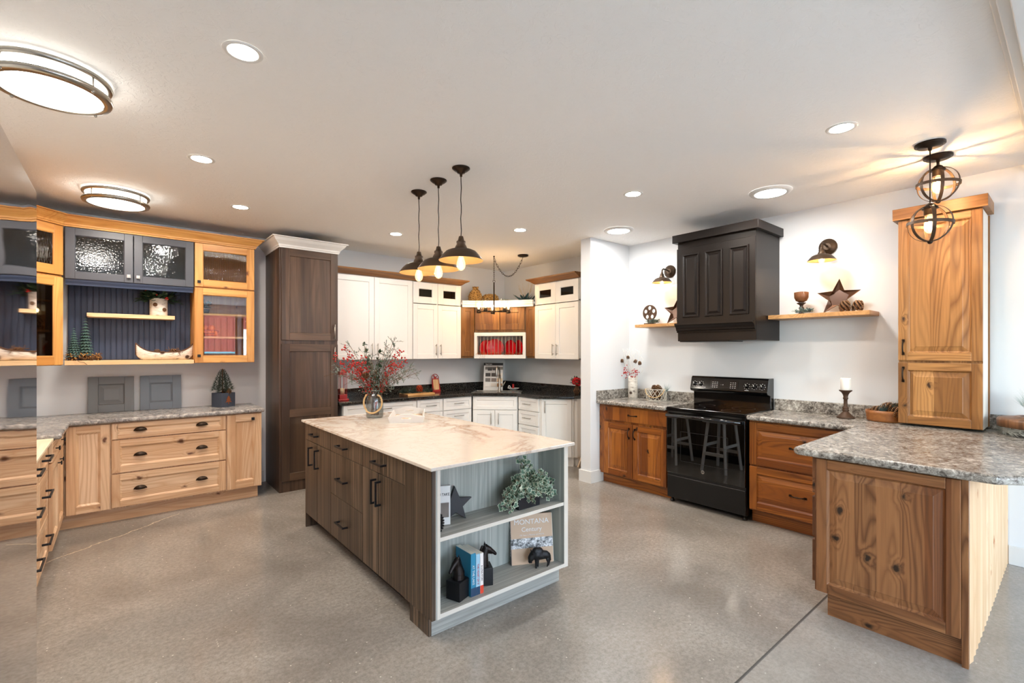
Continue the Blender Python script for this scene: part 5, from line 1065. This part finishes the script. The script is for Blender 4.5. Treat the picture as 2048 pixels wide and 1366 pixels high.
# plates, raffia, vases over the corner
pm = Matrix.Translation((3.892, 5.53, 0)) @ Matrix.Rotation(DA, 4, 'Z')
def plate(x, ry, label, s=1):
    p = pm @ Vector((x, .11, 1.388+.001)); o = B().lathe([(.001, .0), (.07, .0), (.075, .004), (.118, .014), (.122, .016), (.118, .018), (.07, .008), (.001, .006)], 40, M=Matrix.Translation((0, 0, .122)) @ Matrix.Rotation(R(90), 4, 'X')).build('red_plate', M_REDG)
    o.location = p; o.scale = (s, s, s); o.rotation_euler = (0, 0, DA+R(ry)); tag(o, label, 'plate', 'red plates in the white rack'); return o
plate(.15, 42, 'leftmost of the four red plates in the white rack'); plate(.275, 8, 'second red plate from the left, shown widest in the white rack', 1.06); plate(.51, -38, 'third red plate from the left in the white rack'); plate(.63, -50, 'rightmost of the four red plates in the white rack')
b = B(); rt = random.Random(12)
for k in range(120):
    x = rt.uniform(.04, DL-.04); p = pm @ Vector((x, rt.uniform(-.018, .03), 1.425+rt.uniform(-.005, .025))); q = [p]
    for _ in range(4): q.append(q[-1]+Vector((rt.gauss(0, .014), rt.gauss(0, .006), rt.gauss(0, .010))))
    b.tube(q, .0012, 4)
for x in (.09, .12, .15): p = pm @ Vector((x, -.022, 1.42)); b.tube([p, p+Vector((.01, -.004, -.02)), p+Vector((-.015, -.004, -.04)), p+Vector((.01, -.002, -.05))], .0012, 4)
o = b.build('raffia_filler', plain('rust_raffia', 'A85A28', .7)); tag(o, 'rust coloured shredded raffia along the front of the plate rack', 'raffia', kind='stuff')
m = NT('seagrass_weave'); v = m.coords((1, 1, 1)); a = m.vor(v, 75); m.set(m.ramp(a, [(.1, hx('E2C07C')), (.5, hx('B08038')), (.8, hx('4A3014'))]), .6); m.bump(a, .9, .01); M_WOV = m.m
def wvase(loc, prof, label):
    t = thing('woven_vase', label, 'vase', loc); b = B().lathe(prof, 36); rt = random.Random(1)
    b.build('body', M_WOV, t); b = B(); top = prof[-1][1]
    for k in range(170):
        i = rt.randrange(1, len(prof)-2); u = rt.random(); r = prof[i][0]+(prof[i+1][0]-prof[i][0])*u; z = prof[i][1]+(prof[i+1][1]-prof[i][1])*u; a = rt.uniform(0, 2*PI); b.ball((r*math.cos(a), r*math.sin(a), z), .007, u=6, v=4, sz=1.8)
    b.build('knotted_beads', M_WOV, t); return t
wvase((3.96, 5.60, 2.152), [(.04, 0), (.085, .02), (.105, .06), (.10, .11), (.07, .17), (.035, .21), (.03, .22), (.04, .24), (.038, .245)], 'tall woven seagrass bottle vase on the curved corner shelf')
wvase((4.17, 5.52, 2.152), [(.04, 0), (.09, .02), (.12, .07), (.11, .11), (.07, .14), (.02, .15)], 'low round woven vase on the curved corner shelf')
t = thing('blue_leaf_spray', 'spray of blue green leaves lying on the curved corner shelf', 'foliage', (4.50, 5.12, 2.152)); b = B(); rt = random.Random(15)
for k in range(60):
    a = rt.uniform(0, 2*PI); d = Vector((math.cos(a), math.sin(a), rt.uniform(.05, .8))); leafq(b, (rt.uniform(-.06, .06), rt.uniform(-.06, .06), .02), d, rt.uniform(.12, .24), .017)
b.build('leaves', M_BGL, t, recalc=False)
b = B()
for k in range(26): a = rt.uniform(0, 2*PI); b.tube([(0, 0, .01), (.05*math.cos(a), .05*math.sin(a), .12), (.11*math.cos(a), .09*math.sin(a), rt.uniform(.2, .3))], .0012, 4)
b.build('pale_stems', M_DTW, t)
t = thing('leaning_sample_board', 'beige printed sample board leaning behind the partition end', 'sample board', (4.474, 4.10, 0)); B().box(0, -.02, 0.0, .2, 0, .92).build('board', plain('beige_board', 'DCC4A8', .6), t); t.rotation_euler = (R(24), 0, 0)
b = B().box(.012, -.0215, .45, .03, -.02, .47); b.build('print', M_INK, t)

# ---------------------------------------------------------------- right counter and shelf decorations
CZ = .925
t = thing('birch_vase', 'slim birch bark vase of white twigs, red berries and pinecones left of the range', 'vase', (4.645, 3.375, CZ)); B().lathe([(.052, 0), (.055, .004), (.054, .24), (.05, .252), (.045, .24)], 28).build('vase', M_BIRCH, t)
tw = B(); be = B(); rt = random.Random(21)
for k in range(42):
    a = rt.uniform(0, 2*PI); r = rt.uniform(.05, .17); h = rt.uniform(.32, .55); p3 = Vector((-abs(r*math.cos(a))*.4, r*math.sin(a), h)); tw.tube([(0, 0, .1), Vector((0, 0, .26))+p3*.05, Vector((p3.x*.5, p3.y*.7, .25+(h-.25)*.5)), p3, p3+Vector((0, rt.uniform(-.05, .05), .03))], .002, 4)
tw.build('white_twigs', plain('white_twig', 'ECEAE6', .7), t)
for c in ((-.05, .08, .31), (-.05, -.055, .30), (-.05, -.045, .26), (-.05, .06, .28)):
    for k in range(13): be.ball(Vector(c)+Vector((rt.gauss(0, .01), rt.gauss(0, .025), rt.gauss(0, .025))), .0065, u=7, v=5)
be.build('berries', M_RED, t)['kind'] = 'stuff'
for q in ((-.06, .11, .41), (-.06, .02, .45), (-.06, -.065, .41), (-.06, -.14, .39)): cone(q, .62, parent=t, me=CONE)
t = thing('wire_basket', 'white lattice wire basket with a rope handle left of the range', 'basket', (4.60, 3.03, CZ)); b = B(); n = 14; r0, r1, h = .105, .115, .125
for s in (-1, 1):
    for k in range(n):
        b.tube([((r0+(r1-r0)*u)*math.cos(2*PI*(k+s*u*1.6)/n), (r0+(r1-r0)*u)*math.sin(2*PI*(k+s*u*1.6)/n), .004+h*u) for u in [i/5 for i in range(6)]], .0028, 5)
for r, z in ((r0, .004), (r1, h)): b.tube([(r*math.cos(a), r*math.sin(a), z) for a in [2*PI*k/30 for k in range(30)]], .004, 6, closed=True)
b.build('lattice', M_WIRE, t); b = B(); b.tube([Matrix.Rotation(R(20), 3, 'Z') @ Vector((-.05*math.sin(u*PI)-.075, .10*math.cos(u*PI), h-.085*math.sin(u*PI))) for u in [i/16 for i in range(17)]], .0045, 8); b.build('rope_handle', M_ROPE, t)
i = 0
for q, s, L in (((4.60, 3.045, CZ+.10), 1.05, 'left of the two pinecones heaped highest in the lattice basket'), ((4.58, 2.965, CZ+.105), 1.1, 'right of the two pinecones heaped highest in the lattice basket')): cone(q, s, L)
for q in ((4.56, 3.06, CZ+.01), (4.57, 2.99, CZ+.01), (4.62, 3.0, CZ+.02), (4.58, 3.03, CZ+.055), (4.57, 2.97, CZ+.06), (4.63, 3.06, CZ+.05)): cone(q, .95, 'pinecone lying low behind the wire of the lattice basket', group='pinecones low in the lattice basket')
t = thing('frosted_pine_pick', 'frosted pine pick sticking out of the lattice basket', 'pine sprig', (4.63, 2.93, CZ+.09)); b = B(); needles(b, (0, 0, 0), (0, -.3, 1), .12, 60, .45, .001); b.build('needles', M_FROST, t, recalc=False)
# candle holder
t = thing('candle_holder', 'turned rusty brown candle holder right of the range', 'candle holder', (4.56, 1.236, CZ)); B().lathe([(.062, 0), (.064, .006), (.055, .016), (.04, .03), (.03, .042), (.022, .05), (.019, .056), (.024, .062), (.024, .07), (.018, .074), (.024, .08), (.022, .088), (.014, .096), (.013, .15), (.017, .156), (.019, .165), (.015, .17), (.019, .19), (.03, .21), (.045, .222), (.046, .228), (.02, .229)], 32).build('body', M_STN, t)
t = thing('pillar_candle', 'white pillar candle on the turned brown holder', 'candle', (4.56, 1.236, CZ+.229)); B().lathe([(.035, 0), (.036, .002), (.036, .088), (.034, .098), (.028, .094), (.02, .085), (.004, .082)], 30).build('wax', plain('white_wax', 'F2EEE6', .4), t); B().tube([(0, 0, .08), (.002, 0, .09)], .0012, 5).build('wick', M_INK, t)
t = thing('wooden_tray', 'oval wooden bowl of pinecones beside the hutch cabinet', 'bowl', (4.57, .985, CZ)); M_ = Matrix.Diagonal((1, 1.32, 1, 1)); B().lathe([(.06, 0), (.082, .003), (.086, .02), (.084, .028), (.088, .04), (.086, .05), (.09, .062), (.09, .088), (.084, .086), (.08, .02), (.04, .015)], 40, M=M_).build('bowl', wood('cedar_bowl', '6E3F1A', '935A2A', 'AC733C', 'X', knots=0, ring=6), t)
for q, s, L in (((4.55, 1.06, CZ+.06), 1.15, 'leftmost pinecone in the oval wooden bowl'), ((4.60, 1.01, CZ+.085), 1.25, 'red brown pinecone at the top of the oval wooden bowl'), ((4.53, .935, CZ+.055), 1.35, 'large pinecone at the right front of the oval wooden bowl'), ((4.62, .955, CZ+.09), 1.1, 'pinecone at the back of the oval wooden bowl')): cone(q, s, L, (random.uniform(.4, 1), random.uniform(-1, -.4), 1))
t = thing('pine_sprig', 'frosty green pine sprigs in the oval wooden bowl', 'pine sprig', (4.57, .985, CZ+.05)); b = B(); needles(b, (-.03, 0, 0), (-.1, .0, 1), .085, 150, .5, .0018); needles(b, (.02, -.07, .03), (0, -.1, 1), .10, 110, .6, .0014); b.build('needles', plain('dusty_pine', '4E6462', .6, var=.3), t, recalc=False)
# slab centerpiece at the right edge
t = thing('wood_slab_centerpiece', 'round wood slab on a glass dish of frosted twigs at the right edge', 'centerpiece', (4.50, .155, CZ)); r = .21
B().lathe([(.17, .0), (.205, .006), (.215, .03), (.215, .055), (.21, .055), (.205, .02), (.15, .01)], 48).build('glass_dish', M_GLS, t); b = B(); rt = random.Random(31)
for k in range(170): a = rt.uniform(0, 2*PI); p = Vector((.18*math.cos(a), .18*math.sin(a), rt.uniform(.012, .05))); needles(b, p, (-math.sin(a), math.cos(a), rt.uniform(-.3, .3)), .05, 5, .4, .0014)
b.build('frosted_twigs', plain('frosted_white', 'DCDCD8', .7), t, recalc=False)
B().lathe([(.2, .056), (.212, .058), (.214, .10), (.208, .112), (.14, .116), (.13, .125), (.11, .126), (.105, .118)], 56).build('wood_slab', wood('slab_wood', '5A3A22', '8A5E3A', 'A87E56', 'Z', knots=0, ring=8, stripe=18), t)
t = thing('frosted_branches', 'frosted pale branches rising from the wood slab centerpiece', 'foliage', (4.50, .155, CZ+.118)); b = B()
for k in range(34): a = rt.uniform(-1, 1); p = Vector((rt.uniform(-.03, .03), rt.uniform(-.03, .05), 0)); d = Vector((rt.uniform(-.3, .3), a*.7, 1)).normalized(); needles(b, p, d, .20, 4, .15, .0014); needles(b, p+d*.08, d, .09, 12, .5, .0009)
b.build('twigs', M_FROST, t, recalc=False)
cone((4.47, .075, CZ+.16), .8, 'dark pinecone among the frosted branches at the right edge')
# shelf right of the hood
SZ = 1.79
t = thing('glass_goblet', 'turned wooden goblet with a glass cup of brown filler on the right shelf', 'goblet', (4.60, 1.575, SZ)); B().lathe([(.035, 0), (.036, .006), (.02, .014), (.01, .03), (.018, .05), (.02, .06), (.012, .072), (.016, .085), (.034, .098), (.036, .104), (.01, .106)], 28).build('stem', plain('espresso_turned_wood', '2C1C14', .35), t)
B().lathe([(.02, .106), (.045, .12), (.058, .15), (.06, .19), (.06, .225)], 32, cap=False).build('cup', M_GLS, t); B().lathe([(.018, .108), (.042, .122), (.054, .15), (.056, .195), (.03, .2)], 28).build('filler', plain('brown_filler', '744420', .8, var=.5, bumps=(200, .8)), t)
def bush(loc, label, sc=1, seed=1):
    t = thing('frosted_succulent', label, 'foliage', loc); b = B(); rt = random.Random(seed)
    for k in range(130): a = rt.uniform(0, 2*PI); d = Vector((math.cos(a)*.6, math.sin(a), rt.uniform(.1, 1.1))); leafq(b, Vector((0, rt.uniform(-.06, .06), .012))+d.normalized()*rt.uniform(0, .035), d, .026*sc, .008*sc)
    b.build('leaves', plain('dusty_green', '6F8482', .7, var=.35), t, recalc=False)
bush((4.53, 1.53, SZ), 'frosted grey green sprig at the foot of the glass goblet', 1, 1); bush((4.53, 3.03, 1.768), 'frosted grey green sprig beside the film reel ornament', 1, 2)
def stardish(loc, label):
    t = thing('star_dish', label, 'star ornament', loc, RIGHT); t.rotation_euler = (R(-14), 0, RIGHT); ro, ri = .165, .072; b = B(); c = Vector((0, 0, .135)); o1 = starp(ro, ri); o2 = starp(ro*.99-.004, ri-.003); inn = starp(ro*.45, ri*.82)
    A = [b.bm.verts.new(c+Vector((x, .0, z))) for x, z in o1]; Bv = [b.bm.verts.new(c+Vector((x, -.004, z))) for x, z in o1]; Cv = [b.bm.verts.new(c+Vector((x, -.003, z))) for x, z in o2]; D = [b.bm.verts.new(c+Vector((x, .022, z))) for x, z in inn]; E = [b.bm.verts.new(c+Vector((x, .026, z))) for x, z in inn]
    for P_, Q in ((A, Bv), (Bv, Cv), (Cv, D)):
        for i in range(10): b.bm.faces.new((P_[i], P_[(i+1) % 10], Q[(i+1) % 10], Q[i]))
    for i in range(10): b.bm.faces.new((A[i], A[(i+1) % 10], E[(i+1) % 10], E[i]))
    b.bm.faces.new(D); b.bm.faces.new(E); b.build('dish', plain('star_dish_brown', '4A3020', .3, metal=.35, var=.2), t); return t
stardish((4.60, 1.31, SZ), 'brown star shaped dish leaning on the wall above the right shelf'); stardish((4.60, 2.80, 1.768), 'brown star shaped dish leaning on the wall, half hidden by the hood')
cone((4.54, 1.235, SZ), 1.3, 'left pinecone of the pair at the right end of the right shelf', (0, 0, 0)); cone((4.58, 1.165, SZ), 1.3, 'right pinecone of the pair at the right end of the right shelf', (.2, 0, 1)); cone((4.55, 2.705, 1.768), 1.3, 'pinecone on the left shelf next to the hood', (0, 0, 2))
t = thing('film_reel_ornament', 'brown metal film reel ornament on the left shelf', 'ornament', (4.60, 3.115, 1.768), RIGHT)
flat('reel', [circ(0, .135, .088, 40)]+[circ(.054*math.cos(R(90+72*k)), .135+.054*math.sin(R(90+72*k)), .022) for k in range(5)]+[circ(0, .135, .006, 10)], .012, M_STN, t); B().box(-.055, -.035, 0, .055, .035, .018).box(-.02, -.008, .018, .02, .008, .06).build('base', M_STN, t, bevel=.002); B().lathe([(.016, -.012), (.016, .012)], 16, M=Matrix.Translation((0, 0, .135)) @ Matrix.Rotation(R(90), 4, 'X'), cap=False).build('hub', M_STN, t)
